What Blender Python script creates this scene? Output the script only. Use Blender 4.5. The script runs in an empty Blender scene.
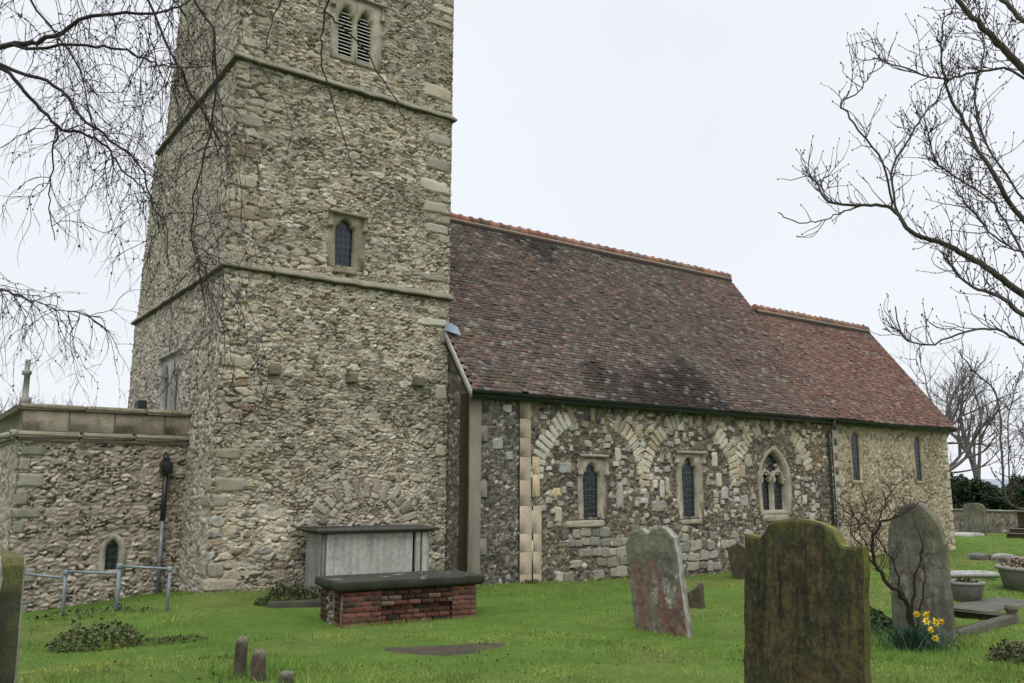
import bpy, math, random
import numpy as np
from mathutils import Matrix, Vector

# ------------------------------------------------------------------ camera
S = bpy.context.scene
COL = S.collection
cam_d = bpy.data.cameras.new('camera'); cam_d.lens = 29.773; cam_d.sensor_width = 36
cam_d.clip_start = 0.05; cam_d.clip_end = 6000
cam = bpy.data.objects.new('camera', cam_d); COL.objects.link(cam)
cam.matrix_world = Matrix(((0.81053, -0.099438, -0.577194, 0), (-0.585687, -0.131814, -0.799747, 0),
                           (0.003443, 0.986274, -0.165079, 1.65), (0, 0, 0, 1)))
S.camera = cam
# ------------------------------------------------------------------ sky: overcast (pale cloud over a Nishita sky)
SUN_EL, SUN_AZ = math.radians(48), math.radians(215)       # compass bearing, y = north
W = bpy.data.worlds.new('World'); S.world = W; W.use_nodes = True
nt = W.node_tree; nt.nodes.clear()
def N(tree, typ, **kw):
    n = tree.nodes.new(typ)
    for k, v in kw.items(): setattr(n, k, v)
    return n
sky = N(nt, 'ShaderNodeTexSky', sky_type='NISHITA', sun_disc=False, sun_elevation=SUN_EL, sun_rotation=SUN_AZ)
tc = N(nt, 'ShaderNodeTexCoord'); sep = N(nt, 'ShaderNodeSeparateXYZ')
nt.links.new(tc.outputs['Generated'], sep.inputs[0])
cr = N(nt, 'ShaderNodeMapRange'); cr.interpolation_type = 'SMOOTHSTEP'
cr.inputs['From Min'].default_value = 0.55; cr.inputs['From Max'].default_value = 0.95
cr.inputs['To Min'].default_value = 7.55; cr.inputs['To Max'].default_value = 23.0
nt.links.new(sep.outputs['Z'], cr.inputs['Value'])
cn = N(nt, 'ShaderNodeTexNoise'); cn.inputs['Scale'].default_value = 2.2; cn.inputs['Detail'].default_value = 3
nt.links.new(tc.outputs['Generated'], cn.inputs['Vector'])
cm = N(nt, 'ShaderNodeMapRange'); cm.inputs['From Min'].default_value = .3; cm.inputs['From Max'].default_value = .7
cm.inputs['To Min'].default_value = .97; cm.inputs['To Max'].default_value = 1.03
nt.links.new(cn.outputs['Fac'], cm.inputs['Value'])
mu = N(nt, 'ShaderNodeMath', operation='MULTIPLY'); nt.links.new(cr.outputs[0], mu.inputs[0]); nt.links.new(cm.outputs[0], mu.inputs[1])
vm = N(nt, 'ShaderNodeVectorMath', operation='SCALE'); vm.inputs[0].default_value = (0.955, 0.99, 1.045)
nt.links.new(mu.outputs[0], vm.inputs['Scale'])
mx = N(nt, 'ShaderNodeMix', data_type='RGBA'); mx.inputs['Factor'].default_value = 0.96
nt.links.new(sky.outputs[0], mx.inputs['A']); nt.links.new(vm.outputs[0], mx.inputs['B'])
bg = N(nt, 'ShaderNodeBackground'); bg.inputs['Strength'].default_value = 0.1
nt.links.new(mx.outputs['Result'], bg.inputs['Color'])
wo = N(nt, 'ShaderNodeOutputWorld'); nt.links.new(bg.outputs[0], wo.inputs['Surface'])
sd = bpy.data.lights.new('sun', 'SUN'); sd.energy = 0.9; sd.angle = math.radians(28); sd.color = (1.0, 0.95, 0.88)
so = bpy.data.objects.new('sun', sd); COL.objects.link(so)
dv = Vector((math.sin(SUN_AZ) * math.cos(SUN_EL), math.cos(SUN_AZ) * math.cos(SUN_EL), math.sin(SUN_EL)))
so.rotation_euler = dv.to_track_quat('Z', 'Y').to_euler(); so.location = dv * 60
S.view_settings.view_transform = 'Standard'; S.view_settings.look = 'None'
S.view_settings.gamma = 1.0; S.view_settings.exposure = 0.33; S.view_settings.use_curve_mapping = False
S.cycles.max_bounces = 5; S.cycles.diffuse_bounces = 3; S.cycles.use_denoising = True

# ------------------------------------------------------------------ numpy noise
def hsh(ix, iy, iz=0, seed=0):
    h = (np.asarray(ix).astype(np.int64) * 374761393 + np.asarray(iy).astype(np.int64) * 668265263
         + np.asarray(iz).astype(np.int64) * 2147483647 + seed * 1274126177) & 0xFFFFFFFF
    h = ((h ^ (h >> 13)) * 1274126177) & 0xFFFFFFFF
    h = ((h ^ (h >> 16)) * 2246822519) & 0xFFFFFFFF
    h = h ^ (h >> 15)
    return (h & 0xFFFFFF) / float(0x1000000)
def vn(x, y, seed=0):
    x = np.asarray(x, float); y = np.asarray(y, float)
    ix = np.floor(x); iy = np.floor(y); fx = x - ix; fy = y - iy
    fx = fx * fx * (3 - 2 * fx); fy = fy * fy * (3 - 2 * fy)
    a = hsh(ix, iy, 0, seed); b = hsh(ix + 1, iy, 0, seed); c = hsh(ix, iy + 1, 0, seed); d = hsh(ix + 1, iy + 1, 0, seed)
    return (a * (1 - fx) + b * fx) * (1 - fy) + (c * (1 - fx) + d * fx) * fy
def fbm(x, y, o=4, seed=0):
    s = 0; a = .5; t = 0
    for i in range(o):
        s = s + a * vn(x * 2 ** i + 17.3 * i, y * 2 ** i - 9.1 * i, seed + i); t += a; a *= .5
    return s / t
def sst(a, b, x):
    t = np.clip((x - a) / (b - a), 0, 1); return t * t * (3 - 2 * t)
def lerp3(a, b, t): return a * (1 - t[..., None]) + b * t[..., None]
def C3(*c): return np.array(c, float)

# ------------------------------------------------------------------ objects
ORG = {}
def mesh(name, V, F, mats, parent=None, cols=None, mi=None, smooth=False, origin=None):
    """V world coordinates; faces a list of index tuples, an (n,3|4) array or a list of such arrays"""
    V = np.asarray(V, np.float64).reshape(-1, 3)
    o = ORG[parent.name] if parent is not None else (np.array(origin, float) if origin is not None else
        np.array([(V[:, 0].min() + V[:, 0].max()) / 2, (V[:, 1].min() + V[:, 1].max()) / 2, V[:, 2].min()]))
    if isinstance(F, np.ndarray): F = [F]
    if len(F) and not isinstance(F[0], np.ndarray):
        tot = np.array([len(f) for f in F], np.int32); idx = np.fromiter((i for f in F for i in f), np.int32, int(tot.sum()))
    else:
        tot = np.concatenate([np.full(len(f), f.shape[1], np.int32) for f in F]); idx = np.concatenate([f.ravel() for f in F]).astype(np.int32)
    me = bpy.data.meshes.new(name)
    me.vertices.add(len(V)); me.vertices.foreach_set('co', (V - o).astype(np.float32).ravel())
    me.loops.add(len(idx)); me.loops.foreach_set('vertex_index', idx)
    me.polygons.add(len(tot)); st = np.zeros(len(tot), np.int32); st[1:] = np.cumsum(tot)[:-1]
    me.polygons.foreach_set('loop_start', st); me.polygons.foreach_set('loop_total', tot)
    if smooth: me.polygons.foreach_set('use_smooth', np.ones(len(tot), bool))
    if mi is not None: me.polygons.foreach_set('material_index', np.asarray(mi, np.int32))
    if cols is not None:
        at = me.color_attributes.new('Col', 'FLOAT_COLOR', 'POINT')
        c = np.ones((len(V), 4), np.float32); c[:, :3] = np.clip(np.asarray(cols), 0, 1); at.data.foreach_set('color', c.ravel())
    me.update(calc_edges=True); me.validate()
    for m in (mats if isinstance(mats, (list, tuple)) else [mats]): me.materials.append(m)
    ob = bpy.data.objects.new(name, me); COL.objects.link(ob)
    if parent is not None: ob.parent = parent
    else: ob.location = o
    ORG[ob.name] = o
    return ob
def tag(o, label=None, cat=None, group=None, kind=None):
    if label: o['label'] = label
    if cat: o['category'] = cat
    if group: o['group'] = group
    if kind: o['kind'] = kind
    return o
def thing(name, loc, label, cat, group=None):
    o = bpy.data.objects.new(name, None); o.empty_display_size = .2; COL.objects.link(o); o.location = loc
    ORG[o.name] = np.array(loc, float)
    return tag(o, label, cat, group)
def copy_thing(o, loc, rz=0, sc=1.0, label=None):
    def cp(q, par):
        c = q.copy(); COL.objects.link(c)
        if par is not None: c.parent = par
        for ch in list(q.children): cp(ch, c)
        return c
    c = cp(o, None); c.location = loc; c.rotation_euler.z = rz; c.scale = (sc, sc, sc)
    if label: c['label'] = label
    return c
class MB:
    def __init__(s): s.v = []; s.f = []; s.m = []; s.c = []
    def add(s, V, F, mi=0, col=(1, 1, 1)):
        b = len(s.v); V = [tuple(map(float, p)) for p in V]; s.v += V; s.f += [tuple(b + i for i in f) for f in F]; s.m += [mi] * len(F)
        col = np.asarray(col, float)
        s.c += [tuple(col)] * len(V) if col.ndim == 1 else [tuple(q) for q in col]
    def box(s, x0, x1, y0, y1, z0, z1, mi=0, col=(1, 1, 1), bev=0.0):
        b = min(bev, (x1 - x0) / 2.1, (y1 - y0) / 2.1, (z1 - z0) / 2.1)
        if b <= 0:
            s.add([(x, y, z) for z in (z0, z1) for y in (y0, y1) for x in (x0, x1)],
                  [(0, 2, 3, 1), (4, 5, 7, 6), (0, 1, 5, 4), (2, 6, 7, 3), (0, 4, 6, 2), (1, 3, 7, 5)], mi, col); return
        V = []; F = []; ix = {}
        P = lambda *a: ix.setdefault(a, len(ix)) if a in ix else (V.append(a), ix.setdefault(a, len(ix)))[1]
        X = (x0, x1); Y = (y0, y1); Z = (z0, z1); si = (1, -1)
        def fx(i, j, k): return P(X[i], Y[j] + si[j] * b, Z[k] + si[k] * b)
        def fy(i, j, k): return P(X[i] + si[i] * b, Y[j], Z[k] + si[k] * b)
        def fz(i, j, k): return P(X[i] + si[i] * b, Y[j] + si[j] * b, Z[k])
        for i in (0, 1): q = (fx(i, 0, 0), fx(i, 1, 0), fx(i, 1, 1), fx(i, 0, 1)); F.append(q if i else q[::-1])
        for j in (0, 1): q = (fy(0, j, 0), fy(1, j, 0), fy(1, j, 1), fy(0, j, 1)); F.append(q[::-1] if j else q)
        for k in (0, 1): q = (fz(0, 0, k), fz(1, 0, k), fz(1, 1, k), fz(0, 1, k)); F.append(q if k else q[::-1])
        for i in (0, 1):
            for j in (0, 1): F.append((fx(i, j, 0), fx(i, j, 1), fy(i, j, 1), fy(i, j, 0)))
            for k in (0, 1): F.append((fx(i, 0, k), fx(i, 1, k), fz(i, 1, k), fz(i, 0, k)))
        for j in (0, 1):
            for k in (0, 1): F.append((fy(0, j, k), fy(1, j, k), fz(1, j, k), fz(0, j, k)))
        for i in (0, 1):
            for j in (0, 1):
                for k in (0, 1): F.append((fx(i, j, k), fy(i, j, k), fz(i, j, k)))
        s.add(V, F, mi, col)
    def prism(s, loop, org, u, v, n, d0, d1, mi=0, col=(1, 1, 1)):
        org, u, v, n = (np.array(a, float) for a in (org, u, v, n)); k = len(loop)
        V = [org + u * a + v * b + n * d0 for a, b in loop] + [org + u * a + v * b + n * d1 for a, b in loop]
        F = [tuple(range(k))[::-1], tuple(range(k, 2 * k))] + [(i, (i + 1) % k, k + (i + 1) % k, k + i) for i in range(k)]
        s.add(V, F, mi, col)
    def tube(s, pts, rad, k=6, mi=0, col=(1, 1, 1), cap=True):
        pts = [np.array(p, float) for p in pts]; n = len(pts)
        rad = [rad] * n if np.isscalar(rad) else rad
        V = []; ref = None
        for i, p in enumerate(pts):
            t = pts[min(i + 1, n - 1)] - pts[max(i - 1, 0)]; t = t / (np.linalg.norm(t) + 1e-12)
            if ref is None or abs(ref @ t) > .95: ref = np.array([0, 0, 1.]) if abs(t[2]) < .9 else np.array([1., 0, 0])
            a = ref - t * (ref @ t); a /= np.linalg.norm(a); b = np.cross(t, a); ref = a
            for j in range(k):
                th = 2 * math.pi * j / k; V.append(p + rad[i] * (a * math.cos(th) + b * math.sin(th)))
        F = [(i * k + j, i * k + (j + 1) % k, (i + 1) * k + (j + 1) % k, (i + 1) * k + j) for i in range(n - 1) for j in range(k)]
        if cap: F += [tuple(range(k))[::-1], tuple(range((n - 1) * k, n * k))]
        s.add(V, F, mi, col)
    def lathe(s, prof, c, k=20, mi=0, col=(1, 1, 1)):
        V = [(c[0] + r * math.cos(2 * math.pi * j / k), c[1] + r * math.sin(2 * math.pi * j / k), c[2] + z) for r, z in prof for j in range(k)]
        n = len(prof)
        F = [(i * k + j, i * k + (j + 1) % k, (i + 1) * k + (j + 1) % k, (i + 1) * k + j) for i in range(n - 1) for j in range(k)]
        s.add(V, F, mi, col)
    def pillow(s, org, u, v, n, cu, cv, w, h, ang=0., depth=.03, sink=.03, mi=0, col=(1, 1, 1), r=7, seed=0, rough=.06):
        """one dressed or rough stone: a domed patch with an uneven outline"""
        org, u, v, n = (np.array(a, float) for a in (org, u, v, n))
        g = np.linspace(-1, 1, r); A, B = np.meshgrid(g, g)
        A = np.sign(A) * np.abs(A) ** .75; B = np.sign(B) * np.abs(B) ** .75
        e = np.maximum(np.abs(A), np.abs(B))
        rr = 1 - .10 * (A * A * B * B) ** 1.5
        ja = 1 + rough * 2 * (vn(A * 1.7 + seed * 3.1, B * 1.7 + seed * 1.7, 3) - .5); jb = 1 + rough * 2 * (vn(A * 1.7 - seed * 2.3, B * 1.7 + seed * 5.1, 4) - .5)
        X = A * rr * ja * w / 2; Y = B * rr * jb * h / 2
        D = np.where(e > .99, -sink, depth * (1 - .28 * e ** 8) + .016 * (fbm(A * 2.2 + seed, B * 2.2 - seed, 3, 5) - .5))
        ca, sa = math.cos(ang), math.sin(ang)
        U = cu + X * ca - Y * sa; Vv = cv + X * sa + Y * ca
        V = org + U[..., None] * u + Vv[..., None] * v + D[..., None] * n
        idx = np.arange(r * r).reshape(r, r)
        F = np.stack([idx[:-1, :-1], idx[:-1, 1:], idx[1:, 1:], idx[1:, :-1]], -1).reshape(-1, 4)
        c = np.array(col)[None] * (.68 + .62 * fbm(A * 2.4 + seed * 7, B * 2.4, 3, 9).reshape(-1, 1)) * np.where(e > .86, .82, 1.).reshape(-1, 1)
        s.add(V.reshape(-1, 3), [tuple(f) for f in F], mi, c)
    def build(s, name, mats, parent=None, smooth=False, origin=None, rot=None):
        V = np.array(s.v)
        if rot is not None:
            c, a = rot; c = np.array(c, float); R = np.array(Matrix.Rotation(a, 3, 'Z')); V = (V - c) @ R.T + c
        return mesh(name, V, s.f, mats, parent, s.c, s.m, smooth, origin)

# ------------------------------------------------------------------ materials
def mat(name, base=None, rough=.85, n1=(6., .35), n2=(60., .25), bump=(40., .3, .01), attr=True, spec=.25, tint=None, metal=0.):
    """base colour (vertex colour 'Col' or a constant) mottled by two noises, with a noise bump"""
    m = bpy.data.materials.new(name); m.use_nodes = True; t = m.node_tree; b = t.nodes['Principled BSDF']
    L = t.links.new
    co = N(t, 'ShaderNodeTexCoord')
    if attr: c = N(t, 'ShaderNodeAttribute', attribute_name='Col').outputs['Color']
    else: r = N(t, 'ShaderNodeRGB'); r.outputs[0].default_value = (*base, 1); c = r.outputs[0]
    for sc, amt in (n1, n2):
        if amt <= 0: continue
        no = N(t, 'ShaderNodeTexNoise'); no.inputs['Scale'].default_value = sc; no.inputs['Detail'].default_value = 5; no.inputs['Roughness'].default_value = .65
        L(co.outputs['Object'], no.inputs['Vector'])
        mr = N(t, 'ShaderNodeMapRange'); mr.inputs['From Min'].default_value = .25; mr.inputs['From Max'].default_value = .75
        mr.inputs['To Min'].default_value = 1 - amt; mr.inputs['To Max'].default_value = 1 + amt
        L(no.outputs['Fac'], mr.inputs['Value'])
        s = N(t, 'ShaderNodeVectorMath', operation='SCALE'); L(c, s.inputs[0]); L(mr.outputs[0], s.inputs['Scale']); c = s.outputs[0]
    if tint:
        (tcol, tsc, lo, hi, amt) = tint
        no = N(t, 'ShaderNodeTexNoise'); no.inputs['Scale'].default_value = tsc; no.inputs['Detail'].default_value = 6; no.inputs['Roughness'].default_value = .7
        L(co.outputs['Object'], no.inputs['Vector'])
        mr = N(t, 'ShaderNodeMapRange'); mr.inputs['From Min'].default_value = lo; mr.inputs['From Max'].default_value = hi; mr.inputs['To Max'].default_value = amt
        L(no.outputs['Fac'], mr.inputs['Value'])
        x = N(t, 'ShaderNodeMix', data_type='RGBA'); L(mr.outputs[0], x.inputs['Factor']); L(c, x.inputs['A']); x.inputs['B'].default_value = (*tcol, 1); c = x.outputs['Result']
    L(c, b.inputs['Base Color'])
    b.inputs['Roughness'].default_value = rough; b.inputs['Specular IOR Level'].default_value = spec; b.inputs['Metallic'].default_value = metal
    if bump:
        no = N(t, 'ShaderNodeTexNoise'); no.inputs['Scale'].default_value = bump[0]; no.inputs['Detail'].default_value = 6; no.inputs['Roughness'].default_value = .7
        L(co.outputs['Object'], no.inputs['Vector'])
        bu = N(t, 'ShaderNodeBump'); bu.inputs['Strength'].default_value = bump[1]; bu.inputs['Distance'].default_value = bump[2]
        L(no.outputs['Fac'], bu.inputs['Height']); L(bu.outputs[0], b.inputs['Normal'])
    return m
M = {}
M['wall'] = mat('rubble_stone', n1=(1.1, .16), n2=(38, .34), bump=(55, .5, .012))
M['ashlar'] = mat('weathered_ashlar', n1=(3, .28), n2=(28, .32), bump=(45, .6, .012), tint=((.13, .125, .085), 4, .48, .68, .6))
M['tile'] = mat('clay_tile', n1=(3, .15), n2=(35, .3), bump=(60, .3, .005), rough=.8)
M['metal_dark'] = mat('dark_paint', (.02, .027, .026), .45, n1=(8, .3), n2=(50, .2), bump=(40, .1, .003), attr=False, spec=.5)
M['pipe'] = mat('painted_pipe', (.05, .058, .056), .5, n1=(8, .3), n2=(50, .2), bump=(40, .1, .003), attr=False, spec=.4)
M['board'] = mat('weathered_board', (.34, .32, .28), .8, attr=False)
M['lead'] = mat('lead_sheet', (.17, .22, .28), .5, attr=False, bump=(15, .3, .02), spec=.5)
M['galv'] = mat('galvanised_tube', (.17, .20, .215), .55, n1=(7, .45), n2=(60, .25), attr=False, spec=.5, metal=.3)
M['slab'] = mat('lichened_stone', n1=(11, .28), n2=(95, .55), bump=(85, .7, .010))
M['brick'] = mat('old_brick', n1=(5, .4), n2=(70, .3), bump=(70, .5, .006))
M['bark'] = mat('bark', n1=(9, .3), n2=(60, .25), bump=(60, .5, .005))
M['leaf'] = mat('leaf', n1=(3, .2), n2=(30, .2), bump=None, rough=.6)
M['grass'] = mat('grass_blades', n1=(.9, .22), n2=(4, .18), bump=None, rough=.7, spec=.15)
M['turf'] = mat('turf', n1=(1.5, .25), n2=(25, .4), bump=(40, .8, .04), rough=.95, spec=.1)
M['render'] = mat('cement_render', n1=(1.6, .22), n2=(22, .2), bump=(50, .25, .006))
M['petal'] = mat('petal', n1=(9, .1), n2=(60, .1), bump=None, rough=.6)
def glass_mat(name, su, sv, axis, base=(.012, .016, .022)):
    m = bpy.data.materials.new(name); m.use_nodes = True; t = m.node_tree; b = t.nodes['Principled BSDF']; L = t.links.new
    co = N(t, 'ShaderNodeTexCoord'); sp = N(t, 'ShaderNodeSeparateXYZ'); L(co.outputs['Object'], sp.inputs[0])
    fs = []
    for out, sc in ((axis, su), ('Z', sv)):
        a = N(t, 'ShaderNodeMath', operation='MULTIPLY'); L(sp.outputs[out], a.inputs[0]); a.inputs[1].default_value = sc
        f = N(t, 'ShaderNodeMath', operation='FRACT'); L(a.outputs[0], f.inputs[0])
        g = N(t, 'ShaderNodeMath', operation='LESS_THAN'); L(f.outputs[0], g.inputs[0]); g.inputs[1].default_value = .12
        fs.append(g)
    mxx = N(t, 'ShaderNodeMath', operation='MAXIMUM'); L(fs[0].outputs[0], mxx.inputs[0]); L(fs[1].outputs[0], mxx.inputs[1])
    x = N(t, 'ShaderNodeMix', data_type='RGBA'); L(mxx.outputs[0], x.inputs['Factor']); x.inputs['A'].default_value = (*base, 1); x.inputs['B'].default_value = (.055, .06, .065, 1)
    L(x.outputs['Result'], b.inputs['Base Color'])
    no = N(t, 'ShaderNodeTexNoise'); no.inputs['Scale'].default_value = 9; L(co.outputs['Object'], no.inputs['Vector'])
    bu = N(t, 'ShaderNodeBump'); bu.inputs['Strength'].default_value = .35; bu.inputs['Distance'].default_value = .03; L(no.outputs['Fac'], bu.inputs['Height']); L(bu.outputs[0], b.inputs['Normal'])
    b.inputs['Roughness'].default_value = .22; b.inputs['Specular IOR Level'].default_value = .45
    return m
M['glass'] = glass_mat('leaded_glass', 9, 7, 'X')
M['glass_w'] = glass_mat('leaded_glass_west', 9, 7, 'Y')

# ------------------------------------------------------------------ ground shape
GC = np.array([(0, 0, 0), (4.3, 6, 0), (1.5, 8, 0), (7.7, 3.8, 0), (2.6, 7.5, 0), (6.2, 8, -.12), (5, 9.5, -.2), (5.5, 12.1, -.47), (7.6, 11.6, -.5), (6.3, 10.6, -.36),
               (4.9, 16.25, -.33), (6.5, 15.2, -.36), (8, 16, -.44), (11.3, 15.35, -.49), (13.6, 15.35, -.57), (16.7, 15.35, -.66), (22, 15.35, -.62), (29.7, 15.35, -.55),
               (2.43, 18.05, -.72), (3.4, 18.05, -.6), (4.5, 18.05, -.46), (8.65, 9.1, -.37), (9, 8.2, -.37), (11.5, 11, -.5), (9.6, 5.3, -.05), (13, 6.6, -.08), (16.5, 7.5, -.22),
               (25, 12, -.42), (39, 18, -.55), (44, 21, -.68), (2.3, 11.9, -.34), (2, 13.8, -.4), (3, 13.5, -.36), (0, 12, -.35), (-1, 18, -.8), (14, 2, -.02), (20, 5, -.2), (30, 8, -.4),
               (60, 20, -.9), (10, -8, 0), (-10, 0, 0), (-12, 20, -.9), (0, 40, -1.0), (30, 40, -1.2)])
def G(x, y):
    x = np.asarray(x, float); y = np.asarray(y, float); sh = x.shape; x = x.ravel(); y = y.ravel()
    d2 = (x[:, None] - GC[None, :, 0]) ** 2 + (y[:, None] - GC[None, :, 1]) ** 2 + .35
    w = d2 ** -1.6; z = (w * GC[None, :, 2]).sum(1) / w.sum(1)
    r = np.hypot(x - 15, y - 12); z = z + (-4.5 - z) * sst(48, 160, r)
    return z.reshape(sh)
def g1(x, y): return float(G(np.array([x]), np.array([y]))[0])
# ================================================================== GROUND
def build_ground():
    t = np.linspace(-1, 1, 301)
    def sp(c): s = 5.2; return c + np.sinh(t * s) / math.sinh(s) * 2600
    X, Y = np.meshgrid(sp(8), sp(9)); Z = G(X, Y)
    r = np.hypot(X - 15, Y - 12)
    Z += (.05 * (fbm(X * .9, Y * .9, 3, 5) - .5) + .025 * (vn(X * 3, Y * 3, 8) - .5)) * (1 - sst(30, 60, r)) + 9 * (fbm(X / 300., Y / 300., 3, 77) - .5) * sst(150, 500, r)
    n = fbm(X * .7, Y * .7, 4, 21); a = C3(.085, .145, .025); b = C3(.12, .14, .04)
    c = lerp3(a, b, sst(.45, .7, n)); c = lerp3(c, C3(.06, .085, .045), sst(60, 200, r))
    idx = np.arange(X.size).reshape(X.shape)
    F = np.stack([idx[:-1, :-1], idx[:-1, 1:], idx[1:, 1:], idx[1:, :-1]], -1).reshape(-1, 4)
    o = mesh('ground', np.stack([X, Y, Z], -1).reshape(-1, 3), F, M['turf'], None, c.reshape(-1, 3), smooth=True, origin=(0, 0, 0)); tag(o, kind='structure')
    # distant low hills on the horizon, haze put into their blue-grey colour
    V = []; F = []; k = 160
    for i in range(k + 1):
        th = math.radians(-60 + 200 * i / k); R0 = 2300
        h = 4 + 22 * float(fbm(np.array(i * .06), np.array(3.3), 4, 3)) 
        V += [(R0 * math.sin(th), R0 * math.cos(th), -20), ((R0 + 250) * math.sin(th), (R0 + 250) * math.cos(th), h), ((R0 + 600) * math.sin(th), (R0 + 600) * math.cos(th), -20)]
    for i in range(k):
        for j in (0, 1): F.append((3 * i + j, 3 * i + 3 + j, 3 * i + 4 + j, 3 * i + 1 + j))
    o = mesh('hills', V, F, mat('far_hills', (.22, .26, .29), .9, attr=False, bump=None), origin=(0, 0, 0)); tag(o, kind='structure')
build_ground()

# ================================================================== rubble walls as real relief
def worley(u, v, cw, ch, jit=.8, seed=0):
    U = u / cw; Vv = v / ch; iy = np.floor(Vv)
    c1 = np.full(u.shape, 9e9); c2 = np.full(u.shape, 9e9)
    p1 = np.zeros(u.shape + (2,)); p2 = np.zeros(u.shape + (2,)); k1 = np.zeros(u.shape + (2,))
    for dy in (-1, 0, 1):
        jy = iy + dy; sh = hsh(jy, 77, 0, seed + 5); ix = np.floor(U - sh)
        for dx in (-1, 0, 1):
            jx = ix + dx
            px = jx + sh + .5 + jit * (hsh(jx, jy, 0, seed) - .5); py = jy + .5 + jit * (hsh(jx, jy, 1, seed) - .5)
            d = (U - px) ** 2 + (Vv - py) ** 2
            P = np.stack([px, py], -1); K = np.stack([jx, jy], -1)
            m1 = d < c1; m2 = (~m1) & (d < c2)
            p2 = np.where(m1[..., None], p1, np.where(m2[..., None], P, p2)); c2 = np.where(m1, c1, np.where(m2, d, c2))
            p1 = np.where(m1[..., None], P, p1); k1 = np.where(m1[..., None], K, k1); c1 = np.where(m1, d, c1)
    edge = (c2 - c1) / (2 * np.sqrt(((p1 - p2) ** 2).sum(-1)) + 1e-6)
    return edge, k1[..., 0], k1[..., 1], (U - p1[..., 0]) * cw, (Vv - p1[..., 1]) * ch
PAL = {
 'tower': dict(cw=.19, ch=.075, jit=.74, gap=.12, soft=.075, depth=.020, var=.011, tilt=.06, small=.42, big=1, mortar=(.47, .415, .32), pit=.9, dirt_shade=.55,
    pal=[((.43, .375, .285), 5), ((.35, .30, .22), 5), ((.26, .215, .155), 5), ((.275, .265, .23), 4), ((.48, .445, .375), 4), ((.17, .145, .115), 3), ((.27, .20, .13), 1)]),
 'tower_west': dict(cw=.17, ch=.10, jit=.85, gap=.13, soft=.10, depth=.024, var=.013, tilt=.08, small=.45, mortar=(.43, .39, .33), pit=.9, dirt_shade=.5,
    pal=[((.41, .365, .30), 5), ((.35, .30, .24), 5), ((.26, .225, .18), 4), ((.29, .275, .245), 3), ((.46, .42, .36), 3), ((.16, .14, .115), 3)]),
 'flint': dict(cw=.15, ch=.105, jit=.95, gap=.10, soft=.10, depth=.024, var=.012, tilt=.14, small=.45, mortar=(.20, .172, .125), pit=.15, smear=.25,
    pal=[((.075, .069, .062), 6), ((.125, .108, .085), 6), ((.195, .168, .125), 5), ((.29, .255, .195), 4), ((.48, .455, .39), 2), ((.048, .046, .045), 4), ((.22, .165, .10), 1)]),
 'flint_grey': dict(cw=.115, ch=.085, jit=.95, gap=.10, soft=.1, depth=.022, var=.012, tilt=.14, small=.4, mortar=(.175, .155, .12), pit=.15, smear=.2,
    pal=[((.085, .08, .074), 6), ((.14, .128, .108), 5), ((.205, .185, .15), 4), ((.30, .275, .23), 3), ((.46, .44, .40), 1), ((.055, .054, .054), 4)]),
 'chancel': dict(cw=.13, ch=.085, jit=.9, gap=.14, soft=.12, depth=.020, var=.010, tilt=.12, small=.45, mortar=(.42, .355, .235), pit=.2,
    pal=[((.20, .16, .105), 4), ((.33, .275, .18), 5), ((.42, .36, .25), 4), ((.11, .092, .07), 4), ((.50, .46, .37), 2)]),
 'annex': dict(cw=.20, ch=.078, jit=.8, gap=.12, soft=.12, depth=.030, var=.014, tilt=.14, small=.5, mortar=(.33, .285, .225), pit=1.0,
    pal=[((.40, .345, .275), 5), ((.34, .29, .23), 5), ((.25, .21, .165), 3), ((.14, .12, .10), 3), ((.47, .42, .35), 3)]),
}
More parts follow.
